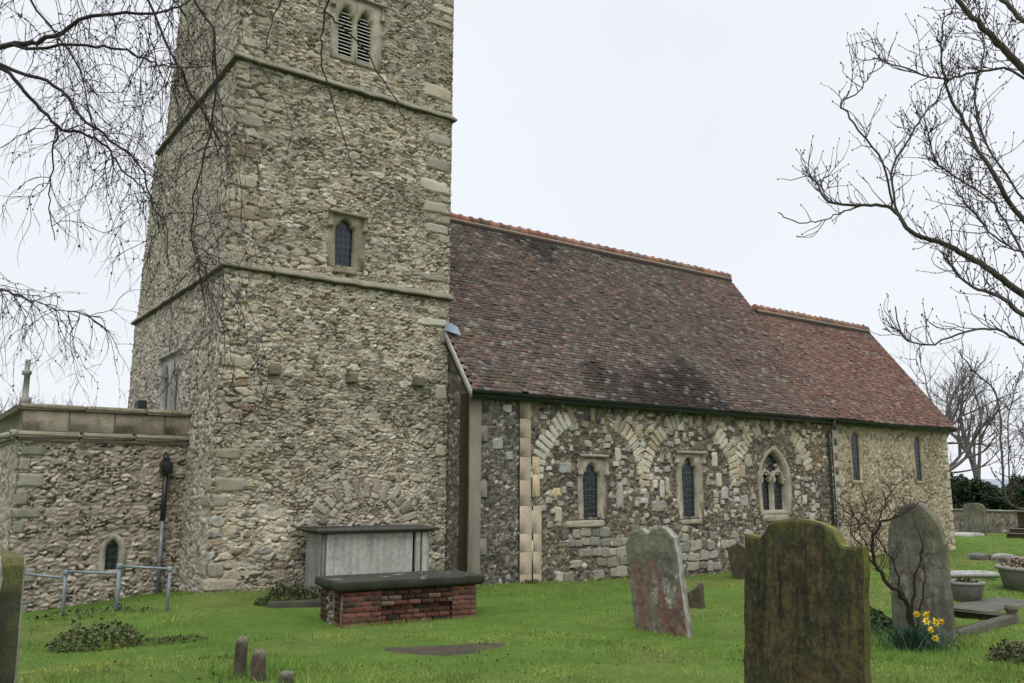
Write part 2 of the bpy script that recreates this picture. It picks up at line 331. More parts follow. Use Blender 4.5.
def relief(u, v, kind, seed):
    p = PAL[kind]
    wu = u + .10 * (vn(u * 4, v * 6, seed + 31) - .5) + .075 * (fbm(u * 15, v * 17, 3, seed + 33) - .5)
    wv = v + .07 * (vn(u * 2.0, v * 4, seed + 32) - .5) + .06 * (fbm(u * 15, v * 17, 3, seed + 34) - .5)
    A = worley(wu, wv, p['cw'], p['ch'], p['jit'], seed); B = worley(wu, wv, p['cw'] * .52, p['ch'] * .62, .9, seed + 7)
    m = vn(u * 3.1, v * 4.3, seed + 35) < p['small'] * .85
    e, kx, ky, ox, oy = (np.where(m, b, a) for a, b in zip(A, B))
    if p.get('big'):      # larger blocks at the corner and foot of the tower, and in stray patches
        Cc = worley(wu, wv, .38, .165, .75, seed + 9)
        mb_ = fbm(u * 1.3, v * 2.6, 3, seed + 36) + .20 * sst(6.0, 5.0, u) + .16 * sst(1.6, .2, v) > .72
        e, kx, ky, ox, oy = (np.where(mb_, b, a) for a, b in zip((e, kx, ky, ox, oy), Cc)); ox = np.where(mb_, ox * .3, ox); oy = np.where(mb_, oy * .3, oy)
    r1 = hsh(kx, ky, 2, seed); r2 = hsh(kx, ky, 3, seed); r3 = hsh(kx, ky, 4, seed); r4 = hsh(kx, ky, 5, seed); r5 = hsh(kx, ky, 6, seed)
    gap = p['gap'] * (.35 + 1.3 * fbm(u * 2.2, v * 2.2, 2, seed + 40))
    st = sst(gap * .5, gap * .5 + p['soft'], e)
    ru = fbm(u * 19, v * 23, 3, seed + 41) - .5
    h = st * (p['depth'] * (.35 + .9 * r1) + p['tilt'] * ((r4 - .5) * ox + (r5 - .62) * oy)) + p['var'] * (r2 - .5) * 2 * st + .024 * ru
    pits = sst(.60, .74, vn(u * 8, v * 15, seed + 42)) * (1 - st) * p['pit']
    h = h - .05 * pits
    ero = sst(.46, .60, fbm(u * 3.4, v * 6.5, 3, seed + 47)) * (1 - st) * p.get('dirt_shade', .3)      # joints washed out here, with dirt and painted crevice shade, flush there
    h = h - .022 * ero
    cols = np.array([c for c, w in p['pal']]); cw = np.cumsum([w for c, w in p['pal']]); cw = cw / cw[-1]
    ci = np.minimum(np.searchsorted(cw, r3.ravel()), len(cols) - 1).reshape(u.shape)
    c = cols[ci] * (.80 + .4 * r1)[..., None] * (.62 + .76 * fbm(u * 16, v * 20, 3, seed + 44))[..., None]
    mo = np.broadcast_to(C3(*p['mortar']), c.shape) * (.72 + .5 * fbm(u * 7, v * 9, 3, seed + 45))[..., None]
    mo = lerp3(mo, mo * C3(.30, .28, .25), np.maximum(ero, pits * .8))  # pits and washed-out joints darkened to imitate crevice shade as well as dirt
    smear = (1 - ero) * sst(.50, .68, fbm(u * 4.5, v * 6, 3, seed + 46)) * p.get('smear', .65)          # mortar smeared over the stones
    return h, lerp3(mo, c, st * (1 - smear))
def inpoly(u, v, poly):
    r = np.zeros(u.shape, bool); n = len(poly); j = n - 1
    for i in range(n):
        xi, yi = poly[i]; xj, yj = poly[j]
        r ^= ((yi > v) != (yj > v)) & (u < (xj - xi) * (v - yi) / (yj - yi + 1e-12) + xi); j = i
    return r
def panel(org, ud, nd, u0, u1, v0, v1, step, kind, seed, holes=(), right=None, stain=None, stepv=None, hmul=1.0):
    """relief grid on a vertical plane; right(v) trims the far edge (batter)"""
    org, ud, nd = (np.array(a, float) for a in (org, ud, nd))
    nu = max(2, int((u1 - u0) / step) + 1); nv = max(2, int((v1 - v0) / (stepv or step)) + 1)
    Vv, T = np.meshgrid(np.linspace(v0, v1, nv), np.linspace(0, 1, nu), indexing='ij')
    Ur = np.full(Vv.shape, u1) if right is None else right(Vv)
    U = u0 + T * (Ur - u0)
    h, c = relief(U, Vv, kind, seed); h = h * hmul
    if stain is not None: c = stain(U, Vv, c)
    P = org + U[..., None] * ud + Vv[..., None] * C3(0, 0, 1) + h[..., None] * nd
    idx = np.arange(U.size).reshape(U.shape)
    F = np.stack([idx[:-1, :-1], idx[:-1, 1:], idx[1:, 1:], idx[1:, :-1]], -1).reshape(-1, 4)
    if np.cross(ud, (0, 0, 1)) @ nd < 0: F = F[:, ::-1]
    uc = U.ravel()[F].mean(1); vc = Vv.ravel()[F].mean(1); keep = np.ones(len(F), bool)
    for q in holes: keep &= ~inpoly(uc, vc, q)
    return P.reshape(-1, 3), F[keep], c.reshape(-1, 3)
def join(ps):
    V = []; F = []; c = []; b = 0
    for p in ps:
        V.append(p[0]); F.append(p[1] + b); c.append(p[2]); b += len(p[0])
    return np.concatenate(V), np.concatenate(F), np.concatenate(c)
def mbp(mb):   # MB of quads only -> panel tuple
    return np.array(mb.v), np.array(mb.f), np.array(mb.c)

EX, EY, EZ = C3(1, 0, 0), C3(0, 1, 0), C3(0, 0, 1)
church = thing('church', (12, 18, -.5), 'medieval flint and ragstone church with square west tower and long red tiled roof', 'church')

# ---- window outlines, in wall coordinates (u, z)
def head(kind, w, h, rise, n=9):
    """closed loop of a light: origin at the middle of its sill"""
    a = w / 2; sp = h - rise; L = [(-a, 0), (a, 0), (a, sp * .5), (a, sp)]
    if kind == 'round':
        L += [(a * math.cos(t), sp + rise * math.sin(t)) for t in np.linspace(0, math.pi, 2 * n)[1:-1]]
    elif kind == 'pointed':
        R = (a * a + rise * rise) / (2 * a); th = math.asin(min(1, rise / R))
        arc = [(a - R + R * math.cos(t), sp + R * math.sin(t)) for t in np.linspace(0, th, n)[1:]]
        L += arc + [(-x, y) for x, y in arc[-2::-1]]
    elif kind == 'trefoil':
        k = [(1.0, .0), (.95, .25), (.8, .38), (.58, .40), (.62, .52), (.56, .70), (.38, .84), (.2, .95), (0, 1.0)]
        arc = [(a * x, sp + rise * y) for x, y in k[1:]]
        L += arc + [(-x, y) for x, y in arc[-2::-1]]
    L += [(-a, sp), (-a, sp * .5)]
    return L
def outer_for(inner, rect=None, grow=None, ctr=None):
    cx = sum(p[0] for p in inner) / len(inner); cz = (min(p[1] for p in inner) + max(p[1] for p in inner)) / 2
    out = []
    for (x, z) in inner:
        if grow is not None:
            # offset away from a vertical spine
            m = min(max(z, ctr[0]), ctr[1]); dx, dz = x, z - m
            if z <= ctr[0] + 1e-6: out.append((x * (1 + grow / max(abs(x), .05)), z - grow)); continue
            l = math.hypot(dx, dz) + 1e-9; out.append((x + dx / l * grow, z + dz / l * grow))
        else:
            x0, x1, z0, z1 = rect; dx, dz = x - cx, z - cz; t = 1e9
            if dx > 1e-9: t = min(t, (x1 - cx) / dx)
            if dx < -1e-9: t = min(t, (x0 - cx) / dx)
            if dz > 1e-9: t = min(t, (z1 - cz) / dz)
            if dz < -1e-9: t = min(t, (z0 - cz) / dz)
            out.append((cx + dx * t, cz + dz * t))
    if grow is None:   # snap the nearest samples to the corners
        for q in ((rect[0], rect[2]), (rect[1], rect[2]), (rect[1], rect[3]), (rect[0], rect[3])):
            i = min(range(len(out)), key=lambda j: (out[j][0] - q[0]) ** 2 + (out[j][1] - q[1]) ** 2); out[i] = q
    return out
def ring(mb, org, ud, nd, inner, outer, proud=.03, cham=.045, depth=.17, back=.2, col=(.36, .31, .23)):
    """moulded stone surround: outer edge, face, chamfer and reveal"""
    org = np.array(org, float); n = len(inner)
    cx = sum(p[0] for p in inner) / n; cz = sum(p[1] for p in inner) / n
    def sc(L, d):
        o = []
        for x, z in L:
            l = math.hypot(x - cx, z - cz) + 1e-9; o.append((x + (x - cx) / l * d, z + (z - cz) / l * d))
        return o
    rows = [(outer, -back), (outer, proud), (sc(inner, cham), proud), (inner, proud - cham * 1.3), (inner, -depth)]
    V = [org + ud * x + EZ * z + nd * d for L, d in rows for x, z in L]
    F = [(k * n + i, k * n + (i + 1) % n, (k + 1) * n + (i + 1) % n, (k + 1) * n + i) for k in range(4) for i in range(n)]
    if np.cross(ud, EZ) @ nd > 0: pass
    c = np.array([np.array(col) * (.72 + .5 * float(hsh(math.floor(p[2] / .31), int(p[0] * 3 + p[1] * 3), 0, 61))) for p in V])
    mb.add(V, F, 0, c)
def pane(mb, org, ud, nd, inner, depth, mi=0):
    org = np.array(org, float); n = len(inner); cz = sum(p[1] for p in inner) / n
    V = [org + ud * x + EZ * z - nd * depth for x, z in inner] + [org + EZ * cz - nd * depth]
    F = [(i, (i + 1) % n, n) for i in range(n)]
    if np.cross(ud, EZ) @ nd < 0: F = [f[::-1] for f in F]
    mb.add(V, F, mi)
def bar2(mb, org, ud, nd, pts, w, d0, d1, col):
    """square bar following a polyline in the wall plane"""
    org = np.array(org, float); P = np.array(pts, float); n = len(P); T = np.gradient(P, axis=0); T /= np.linalg.norm(T, axis=1)[:, None] + 1e-9
    Q = np.stack([-T[:, 1], T[:, 0]], 1); V = []
    for i in range(n):
        for sgn, d in ((-1, d0), (-.55, d1), (.55, d1), (1, d0)):
            a = P[i] + Q[i] * w / 2 * sgn; V.append(org + ud * a[0] + EZ * a[1] + nd * d)
    F = [(i * 4 + j, i * 4 + j + 1, i * 4 + 5 + j, i * 4 + 4 + j) for i in range(n - 1) for j in range(3)] + [(0, 1, 2, 3), (n * 4 - 4, n * 4 - 1, n * 4 - 2, n * 4 - 3)]
    mb.add(V, F, 0, col)
def hood(parent, org, ud, nd, x0, x1, z, drop, col, w=.09, proud=.11):
    mb = MB(); pts = [(x0, z - drop), (x0, z - drop * .5), (x0, z), (x0 + .001, z)]
    for a in ([(x0, z - drop), (x0, z - w * .4)], [(x0 - w * .5, z), (x1 + w * .5, z)], [(x1, z - w * .4), (x1, z - drop)]):
        if drop <= 0 and a[0][0] == a[1][0]: continue
        bar2(mb, org, ud, nd, a, w, -.05, proud, col)
    for x in ((x0, x1) if drop > 0 else ()):
        mb.pillow(org, ud, EZ, nd, x, z - drop, w * 1.7, w * 1.3, 0, proud, .05, col=col, r=5, seed=x)
    return mb.build('hood_mould', M['ashlar'], parent)
HOLES = {'tower_s': [], 'tower_w': [], 'nave': [], 'chancel': [], 'annex': []}
def rect(x0, x1, z0, z1): return [(x0, z0), (x1, z0), (x1, z1), (x0, z1)]
def hole_from(o, u0, z0, m=.02):
    cx = sum(p[0] for p in o) / len(o); cz = sum(p[1] for p in o) / len(o)
    return [(u0 + cx + (p[0] - cx) * (1 - m * 2), z0 + cz + (p[1] - cz) * (1 - m * 2)) for p in o]

def lancet(name, wall, org, ud, nd, u, z, w, h, kind, rise, fr, sill=None, hd=None, col=(.36, .31, .23), glass='glass', depth=.10, grow=None, proud=.025, label=None):
    """org on the wall plane at u=0,z=0; fr=(left, right, below, above) widths of the surround"""
    o = np.array(org, float) + ud * u + EZ * z
    inner = head(kind, w, h, rise)
    outer = outer_for(inner, grow=grow, ctr=(0, h - rise)) if grow else outer_for(inner, (-w / 2 - fr[0], w / 2 + fr[1], -fr[2], h + fr[3]))
    mb = MB(); ring(mb, o, ud, nd, inner, outer, proud, min(.05, w * .18), depth, .2, col)
    f = mb.build(name, M['ashlar'], church)
    if label: f['label'] = label
    g = MB(); pane(g, o, ud, nd, inner, depth - .01); g.build('leaded_glass', M[glass], f)
    if sill:
        s = MB(); s.pillow(o, ud, EZ, nd, (sill[1] - sill[0]) / 2 * 1.0, -fr[2] - sill[2] / 2, sill[0] + sill[1], sill[2], 0, .07, .05, col=np.array(col) * 1.05, r=7, seed=u)
        s.build('sill', M['ashlar'], f)
    if hd: hood(f, o, ud, nd, *hd, col)
    HOLES[wall].append(hole_from(outer, u, z))
    return f
# ================================================================== TOWER
TX0, TX1, TY = 4.85, 9.92, 16.25
so_, se_ = (C3(0, TY, 0), C3(TX0, 0, 0))       # south plane (u = x), west plane (u = y)
NS, NW = C3(0, -1, 0), C3(-1, 0, 0)
# windows of the tower
def belfry():
    f = MB(); g = MB(); sl = MB(); z0 = 10.92; col = (.36, .325, .255)
    for u, x0, x1 in ((7.165, 6.80, 7.405), (7.62, 7.405, 8.03)):
        o = so_ + EX * u + EZ * z0; inner = head('trefoil', .345, 1.2, .33)
        outer = outer_for(inner, (x0 - u, x1 - u, -.13, 1.42))
        ring(f, o, EX, NS, inner, outer, .035, .05, .3, .3, col)
        pane(g, o, EX, NS, inner, .27)
        for i in range(13):
            z = .03 + i * .083; hw = .172 if z < .9 else (.10 if z < 1.08 else .0)
            if hw: sl.add([o + EX * a + EZ * (z + b) - NS * c for a in (-hw, hw) for b, c in ((0, .06), (.062, .16), (.084, .16), (.022, .06))],
                          [(0, 1, 5, 4), (1, 2, 6, 5), (2, 3, 7, 6), (3, 0, 4, 7)], 0, (.62, .61, .59))
    w = f.build('belfry_window', M['ashlar'], church); w['label'] = 'belfry window of two louvred lights high on the tower'
    sl.build('louvres', M['render'], w)
    g.build('dark_backing', mat('interior_shade', (.012, .012, .013), .9, attr=False, bump=None), w)  # black sheet behind the louvres, its colour standing in for the unlit inside
    hood(w, so_ + EZ * z0, EX, NS, 6.82, 8.02, 1.45, .35, (.22, .20, .16))
    HOLES['tower_s'].append(rect(6.82, 8.01, z0 - .1, z0 + 1.4))
belfry()
slit = lancet('tower_window', 'tower_s', so_, EX, NS, 7.33, 6.19, .42, 1.02, 'trefoil', .26, (.19, .24, .06, .10), (.32, .34, .12), (-.37, .43, 1.13, .3), (.25, .215, .155), depth=.13, label='cusped slit window in the middle stage of the tower')
def west_window():
    f = MB(); g = MB(); z0 = 2.9; col = (.34, .335, .30); org = se_ + EZ * z0
    for u, a, b in ((19.33, 18.98, 19.74), (20.15, 19.74, 20.5)):
        o = org + EY * u; inner = head('trefoil', .5, 1.32, .35); outer = outer_for(inner, (a - u, b - u, -.12, 1.5))
        ring(f, o, EY, NW, inner, outer, .03, .05, .2, .2, col); pane(g, o, EY, NW, inner, .2)
    w = f.build('west_window', M['ashlar'], church); w['label'] = 'two light window in the west face above the low block'
    g.build('leaded_glass', M['glass_w'], w); hood(w, org, EY, NW, 18.95, 20.53, 1.58, .4, (.30, .29, .25))
    HOLES['tower_w'].append(rect(19.0, 20.48, z0 - .1, z0 + 1.47))
west_window()

def wface_right(v):     # the far (north) edge of the west face steps in and leans with the height
    r = np.where(v < 5.8, 24.05 - .03 * (v + .5), np.where(v < 10.15, 23.72 - .17 * (v - 5.8), 22.05 - .17 * (v - 10.2)))
    return r
def tstain(U, V, c):
    g = sst(.46, .70, fbm(U * .55, V * .9, 4, 301)); c = c * (1 - .22 * g)[..., None]; w_ = sst(.50, .70, fbm(U * .8 + 4, V * 1.2, 4, 303)) * sst(7, 3, V); c = c * (1 + .16 * w_)[..., None]
    m = sst(.5, .75, fbm(U * 1.4, V * 1.1, 4, 305)) * sst(6.3, 5.2, U) * sst(8.5, 1, V)      # green algae on the old corner stones
    c = lerp3(c, c * C3(.86, .93, .74), m)
    y = sst(.55, .72, fbm(U * 1.6, V * 2.3, 4, 307)) * sst(3.6, 2.6, V) * sst(6.5, 5.4, U) * .5
    return lerp3(c, c * C3(1.02, .96, .62), y * .8)
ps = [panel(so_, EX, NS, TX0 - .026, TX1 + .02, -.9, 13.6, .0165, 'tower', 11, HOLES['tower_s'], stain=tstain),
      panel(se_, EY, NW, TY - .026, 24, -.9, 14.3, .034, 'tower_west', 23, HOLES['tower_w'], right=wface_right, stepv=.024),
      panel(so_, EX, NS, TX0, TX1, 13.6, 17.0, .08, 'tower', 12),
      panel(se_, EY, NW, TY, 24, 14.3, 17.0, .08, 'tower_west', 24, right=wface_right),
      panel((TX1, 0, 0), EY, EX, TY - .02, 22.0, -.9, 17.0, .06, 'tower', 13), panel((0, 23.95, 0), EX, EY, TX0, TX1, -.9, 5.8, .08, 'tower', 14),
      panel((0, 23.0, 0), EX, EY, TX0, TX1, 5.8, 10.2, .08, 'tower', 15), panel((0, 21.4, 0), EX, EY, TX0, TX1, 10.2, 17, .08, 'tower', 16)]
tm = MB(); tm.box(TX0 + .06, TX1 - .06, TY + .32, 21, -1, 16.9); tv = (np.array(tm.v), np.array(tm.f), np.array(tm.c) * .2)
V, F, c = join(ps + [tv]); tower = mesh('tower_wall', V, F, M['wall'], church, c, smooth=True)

def quoins(name, x, y, z0, z1, parent, du, dn, dv, dm, pal, seed, hs=(.22, .36), ws=(.32, .6), gaps=0., depth=.05, rough=.06, lean=None):
    """alternating long and short corner stones, wrapping the corner"""
    R = random.Random(seed); mb = MB(); z = z0; k = 0
    o = C3(x, y, 0)
    while z < z1:
        h = R.uniform(*hs); a, b = (ws[1], ws[0]) if k % 2 else (ws[0], ws[1]); a *= R.uniform(.8, 1.15); b *= R.uniform(.8, 1.15)
        cc = np.array(R.choice(pal)) * R.uniform(.82, 1.15); oo = o if lean is None else o + C3(0, lean(z), 0)
        if R.random() >= gaps:
            mb.pillow(oo, du, EZ, dn, a / 2 - .012, z + h / 2, a, h - .025, R.uniform(-.02, .02), depth, .02, col=cc, r=8, seed=R.random() * 40, rough=rough)
            mb.pillow(oo, dv, EZ, dm, b / 2 - .012, z + h / 2, b, h - .025, R.uniform(-.02, .02), depth, .02, col=cc, r=8, seed=R.random() * 40, rough=rough)
        z += h; k += 1
    return mb.build(name, M['wall'], parent, smooth=True)
GP = [(.30, .27, .20), (.33, .30, .225), (.25, .235, .18), (.30, .255, .18), (.35, .315, .24), (.24, .20, .14)]
quoins('quoins', TX0, TY, -.6, 13.6, tower, EX, NS, EY, NW, GP, 3, gaps=.5, depth=.034, rough=.22)
quoins('quoins', TX1, TY, 2.2, 13.6, tower, -EX, NS, EY, EX, [(.42, .38, .29), (.45, .42, .34), (.36, .32, .24), (.30, .28, .22)], 5, hs=(.18, .4), ws=(.28, .75), gaps=.5, depth=.04, rough=.2)
def tstring(z, x0, x1, ys, yn, name='string_course'):
    mb = MB(); R = random.Random(int(z * 10)); prof = [(-.03, .15), (.04, .10), (.115, .02), (.118, -.02), (.10, -.04), (.035, -.055), (-.03, -.075)]
    cc = lambda p: (C3(.27, .245, .18) if p[2] > z - .03 else C3(.085, .08, .055)) * (.55 + .7 * fbm(p[0] * 4 + p[1] * 4, p[2] * 9, 4, 5))  # underside coloured darker to imitate the shadow below the ledge
    for P0, P1, n0, n1, nn in (((x0, yn), (x0, ys), (-1, 0), (-1, -1), (-1, 0)), ((x0, ys), (x1, ys), (-1, -1), (1, -1), (0, -1)), ((x1, ys), (x1, yn), (1, -1), (1, 0), (1, 0))):
        n = 40; V = []
        for i in range(n + 1):
            t = i / n; e = n0 if i == 0 else n1 if i == n else nn; bx = P0[0] + (P1[0] - P0[0]) * t; by = P0[1] + (P1[1] - P0[1]) * t
            w = .012 * (vn(bx * 4, by * 4, 6) - .5) * 2
            for d, h in prof: V.append((bx + e[0] * (d + w), by + e[1] * (d + w), z + h + w))
        k = len(prof); F = [(i * k + j, (i + 1) * k + j, (i + 1) * k + j + 1, i * k + j + 1) for i in range(n) for j in range(k - 1)]
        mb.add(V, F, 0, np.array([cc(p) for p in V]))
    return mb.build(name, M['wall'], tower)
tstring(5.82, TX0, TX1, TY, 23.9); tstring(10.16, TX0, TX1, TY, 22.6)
for x, z in ((5.9, 3.83), (7.56, 3.80), (9.15, 3.84)):
    mb = MB(); V0 = len(mb.v); mb.pillow((x, TY - .13, z), EX, EZ, NS, 0, 0, .26, .24, 0, .05, .16, col=(.13, .125, .085), r=8, seed=x, rough=.15)
    mb.build('corbel', M['wall'], tower, smooth=True)
# blocked doorway arch in the south face, behind the tombs
mb = MB(); R = random.Random(8); cx, cz = 8.0, .62
for i, a in enumerate(np.linspace(8, 172, 15)):
    t = math.radians(a); r = 1.12 + R.uniform(-.05, .05)
    mb.pillow(so_, EX, EZ, NS, cx + r * math.cos(t) * 1.0, cz + r * math.sin(t) * .86, .36 * R.uniform(.8, 1.2), .16, t + R.uniform(-.12, .12), .035, .03, col=np.array(R.choice([(.36, .325, .26), (.29, .255, .195), (.40, .365, .30), (.24, .21, .16)])) * R.uniform(.8, 1.1), r=9, seed=i * 2.1, rough=.12)
for i, a in enumerate(np.linspace(30, 150, 9)):
    t = math.radians(a); mb.pillow(so_, EX, EZ, NS, cx + .82 * math.cos(t), cz + .05 + .82 * math.sin(t) * .9, .13, .22, t, .035, .03, col=C3(.38, .34, .27) * R.uniform(.75, 1.1), r=7, seed=i * 3.3, rough=.15)
mb.build('blocked_arch', M['wall'], tower, smooth=True)
# parapet and cap, above the frame
mb = MB(); PC = (.3, .27, .2)
for i in range(4):
    mb.box(TX0 - .08 + i * 1.37, TX0 + .75 + i * 1.37, TY - .08, TY + .3, 17.0, 18.1, 0, PC); mb.box(TX0 - .08 + i * 1.37, TX0 + .75 + i * 1.37, 20.6, 21.0, 17.0, 18.1, 0, PC)
mb.box(TX0 - .1, TX1 + .1, TY - .1, 21.1, 16.86, 17.02, 0, PC)
mb.build('parapet', M['wall'], tower)

# ================================================================== LOW BLOCK WEST OF THE TOWER
AX0, AY = 1.86, 18.06; ao = C3(0, AY, 0)
lancet('annex_window', 'annex', ao, EX, NS, 3.58, -.02, .23, .56, 'pointed', .2, (0, 0, 0, 0), grow=.13, col=(.34, .31, .24), depth=.14, label='tiny dark lancet near the foot of the low west block')
ps = [panel(ao, EX, NS, AX0 - .026, TX0 + .1, -1.5, 2.55, .021, 'annex', 51, HOLES['annex']), panel((AX0, 0, 0), EY, NW, AY - .026, 23.2, -1.5, 2.55, .04, 'annex', 52), panel((0, 23.2, 0), EX, EY, AX0, TX0 + .1, -1.5, 2.55, .08, 'annex', 53)]
V, F, c = join(ps); annex = mesh('annex_wall', V, F, M['wall'], church, c, smooth=True)
quoins('quoins', AX0, AY, -1.0, 2.4, annex, EX, NS, EY, NW, [(.27, .26, .21), (.22, .215, .175), (.32, .31, .26)], 9, hs=(.2, .34), ws=(.26, .42), gaps=.1)
mb = MB(); AC = (.33, .29, .215)
def course(x0, x1, y0, y1, z0, z1, col, seg, bev=.012):
    x = x0; R = random.Random(int(z0 * 77))
    while x < x1 - .01:
        w = min(seg * R.uniform(.8, 1.2), x1 - x); w = x1 - x if x1 - x - w < .3 else w
        mb.box(x, x + w - .006, y0, y1, z0, z1, 0, np.array(col) * R.uniform(.84, 1.12), bev); x += w
course(AX0 - .02, TX0 + .02, AY - .04, AY + .3, 2.58, 2.97, AC, .95); course(AX0 - .1, TX0 + .03, AY - .12, AY + .36, 2.975, 3.085, (.24, .21, .145), 1.1, .03)
course(AX0 - .1, TX0 + .03, AY - .13, AY + .3, 2.46, 2.575, (.27, .24, .175), 1.1, .035); course(AX0 - .05, TX0 + .02, AY - .07, AY + .3, 2.39, 2.457, (.25, .22, .16), 1.1)
for z0, z1, e in ((2.39, 2.457, .05), (2.46, 2.575, .1), (2.58, 2.97, .02), (2.975, 3.085, .1)):
    mb.box(AX0 - e, AX0 + .3, AY + .303, 23.2, z0, z1, 0, (.3, .27, .2), .012)
mb.box(AX0 + .3, TX0 - .02, AY + .3, 23.1, 2.5, 2.62, 0, (.2, .2, .2))
mb.build('parapet', M['ashlar'], annex)
mb = MB(); mb.tube([(AX0 + .02, AY + .13, 3.07), (AX0 + .02, AY + .13, 3.2), (AX0 + .01, AY + .13, 3.22), (AX0 + .01, AY + .13, 3.62), (AX0, AY + .13, 3.64), (AX0, AY + .13, 3.7), (AX0, AY + .13, 3.72), (AX0, AY + .13, 3.92)], [.10, .10, .055, .05, .085, .085, .045, .05], 8, col=(.27, .265, .24))
mb.build('finial', M['ashlar'], annex)
mb = MB(); mb.box(AX0 - .22, AX0 - .02, AY - .02, AY + .2, 2.42, 2.6, 0, (.3, .28, .22), .05); mb.tube([(AX0 - .16, AY + .06, 2.5), (AX0 - .34, AY - .03, 2.46)], [.07, .05], 6, col=(.26, .25, .2))
mb.build('gargoyle', M['ashlar'], annex)
mb = MB(); mb.box(4.5, 4.7, 21.2, 21.6, 2.6, 3.55, 0, (.2, .2, .2), .02); mb.build('roof_hatch', M['metal_dark'], annex)
dp = MB(); dp.tube([(4.42, AY - .14, g1(4.42, AY) - .1), (4.42, AY - .14, .9)], .042, 8); rain = dp.build('downpipe', M['galv'], church); rain['label'] = 'grey rainwater pipe with a black upper half on the low block'
mb = MB(); mb.tube([(4.42, AY - .14, .9), (4.42, AY - .14, 1.84)], .052, 8); mb.build('upper_pipe', M['metal_dark'], rain)
mb = MB(); mb.box(4.31, 4.53, AY - .25, AY - .03, 1.82, 2.06, bev=.03); mb.box(4.36, 4.48, AY - .2, AY - .02, 2.05, 2.14, bev=.02); mb.tube([(4.42, AY - .1, 2.1), (4.42, AY + .02, 2.22)], .045, 8); mb.build('hopper', M['metal_dark'], rain)

# ================================================================== NAVE
NY, NX0, NX1, CX1 = 15.36, 9.98, 23.12, 30.0
no = C3(0, NY, 0); TAN = math.tan(math.radians(52)); EYV, EZV = 15.1, 3.62
BC = (.345, .305, .235)
lancet('nave_window', 'nave', no, EX, NS, 13.42, .84, .50, 1.28, 'trefoil', .34, (.19, .20, .02, .12), (.92, .46, .19), (-.38, .43, 1.46, .42), BC, label='single cusped light of the nave nearest the tower')
lancet('nave_window', 'nave', no, EX, NS, 16.78, .78, .52, 1.54, 'trefoil', .36, (.22, .24, .02, .10), (.44, .48, .14), (-.50, .5, 1.68, .25), BC, label='single cusped light in the middle of the nave wall')
def two_light():
    o = no + EX * 20.27 + EZ * .93; inner = head('pointed', 1.12, 1.62, .82, 14); outer = outer_for(inner, grow=.17, ctr=(0, .8))
    f = MB(); ring(f, o, EX, NS, inner, outer, .035, .06, .2, .25, BC)
    w = f.build('nave_window', M['ashlar'], church); w['label'] = 'pointed window of two lights under a quatrefoil'
    g = MB(); pane(g, o, EX, NS, inner, .19); g.build('leaded_glass', M['glass'], w)
    t = MB(); bar2(t, o, EX, NS, [(0, -.02), (0, .5), (0, .93)], .12, -.17, -.05, BC)
    for s in (-1, 1):
        a = [(s * .05, .85), (s * .08, .98), (s * .16, 1.06), (s * .24, 1.06), (s * .33, 1.1), (s * .43, 1.02), (s * .53, .82)]
        bar2(t, o, EX, NS, a, .10, -.17, -.05, BC)
        bar2(t, o, EX, NS, [(s * .24, 1.06), (s * .245, .98)], .10, -.17, -.06, BC)
        bar2(t, o, EX, NS, [(s * .05, .78), (s * .14, .82), (s * .17, .9)], .07, -.17, -.06, BC); bar2(t, o, EX, NS, [(s * .53, .74), (s * .42, .80), (s * .38, .9)], .07, -.17, -.06, BC)
        bar2(t, o, EX, NS, [(s * .0, .93), (s * .12, 1.0), (s * .26, 1.06), (s * .34, 1.2), (s * .28, 1.3)], .09, -.17, -.055, BC)
    for p in ([(-.27, 1.26), (-.17, 1.22)], [(.27, 1.26), (.17, 1.22)]): bar2(t, o, EX, NS, p, .07, -.17, -.07, BC)
    t.build('tracery', M['ashlar'], w)
    s = MB(); s.pillow(o, EX, EZ, NS, 0, -.22, 1.35, .2, 0, .07, .05, col=BC, r=8); s.build('sill', M['ashlar'], w)
    HOLES['nave'].append(hole_from(outer, 20.27, .93, .03))
two_light()
CC = (.40, .335, .215)
lancet('chancel_window', 'chancel', no, EX, NS, 24.37, 1.78, .46, 1.46, 'round', .23, (0, 0, 0, 0), grow=.11, col=CC, depth=.06, label='round headed slit of the chancel nearest the nave')
lancet('chancel_window', 'chancel', no, EX, NS, 28.02, 1.78, .44, 1.50, 'pointed', .32, (0, 0, 0, 0), grow=.11, col=(.36, .30, .2), depth=.06, label='narrow slit of the chancel nearest its east end')

def nstain(U, V, c):
    k = sst(20.9, 21.6, U) * sst(1.9, 2.2, V)                           # rebuilt paler courses near the downpipe
    c = lerp3(c, c * C3(1.25, 1.12, .9), k * .6)
    g = sst(.5, .7, fbm(U * .8, V * .8, 4, 401)); return c * (1 - .16 * g)[..., None]
z_top = 3.62
pn = panel(no, EX, NS, NX0, 11.4, -1.3, z_top, .022, 'flint_grey', 61, stain=nstain)
pn2 = panel(no, EX, NS, 11.4, NX1, -1.3, z_top, .023, 'flint', 62, HOLES['nave'], stain=nstain)
pw = panel((NX0, 0, 0), EY, NW, NY, 17.2, -1.3, 3.7, .03, 'flint_grey', 63, right=lambda v: np.minimum(17.2, 17.2))
b = MB(); R = random.Random(21)
def clear(x, z, w, h):
    for q in HOLES['nave']:
        xs = [p[0] for p in q]; zs = [p[1] for p in q]
        if x + w / 2 > min(xs) - .12 and x - w / 2 < max(xs) + .12 and z + h / 2 > min(zs) - .2 and z - h / 2 < max(zs) + .22: return False
    return True
placed = []
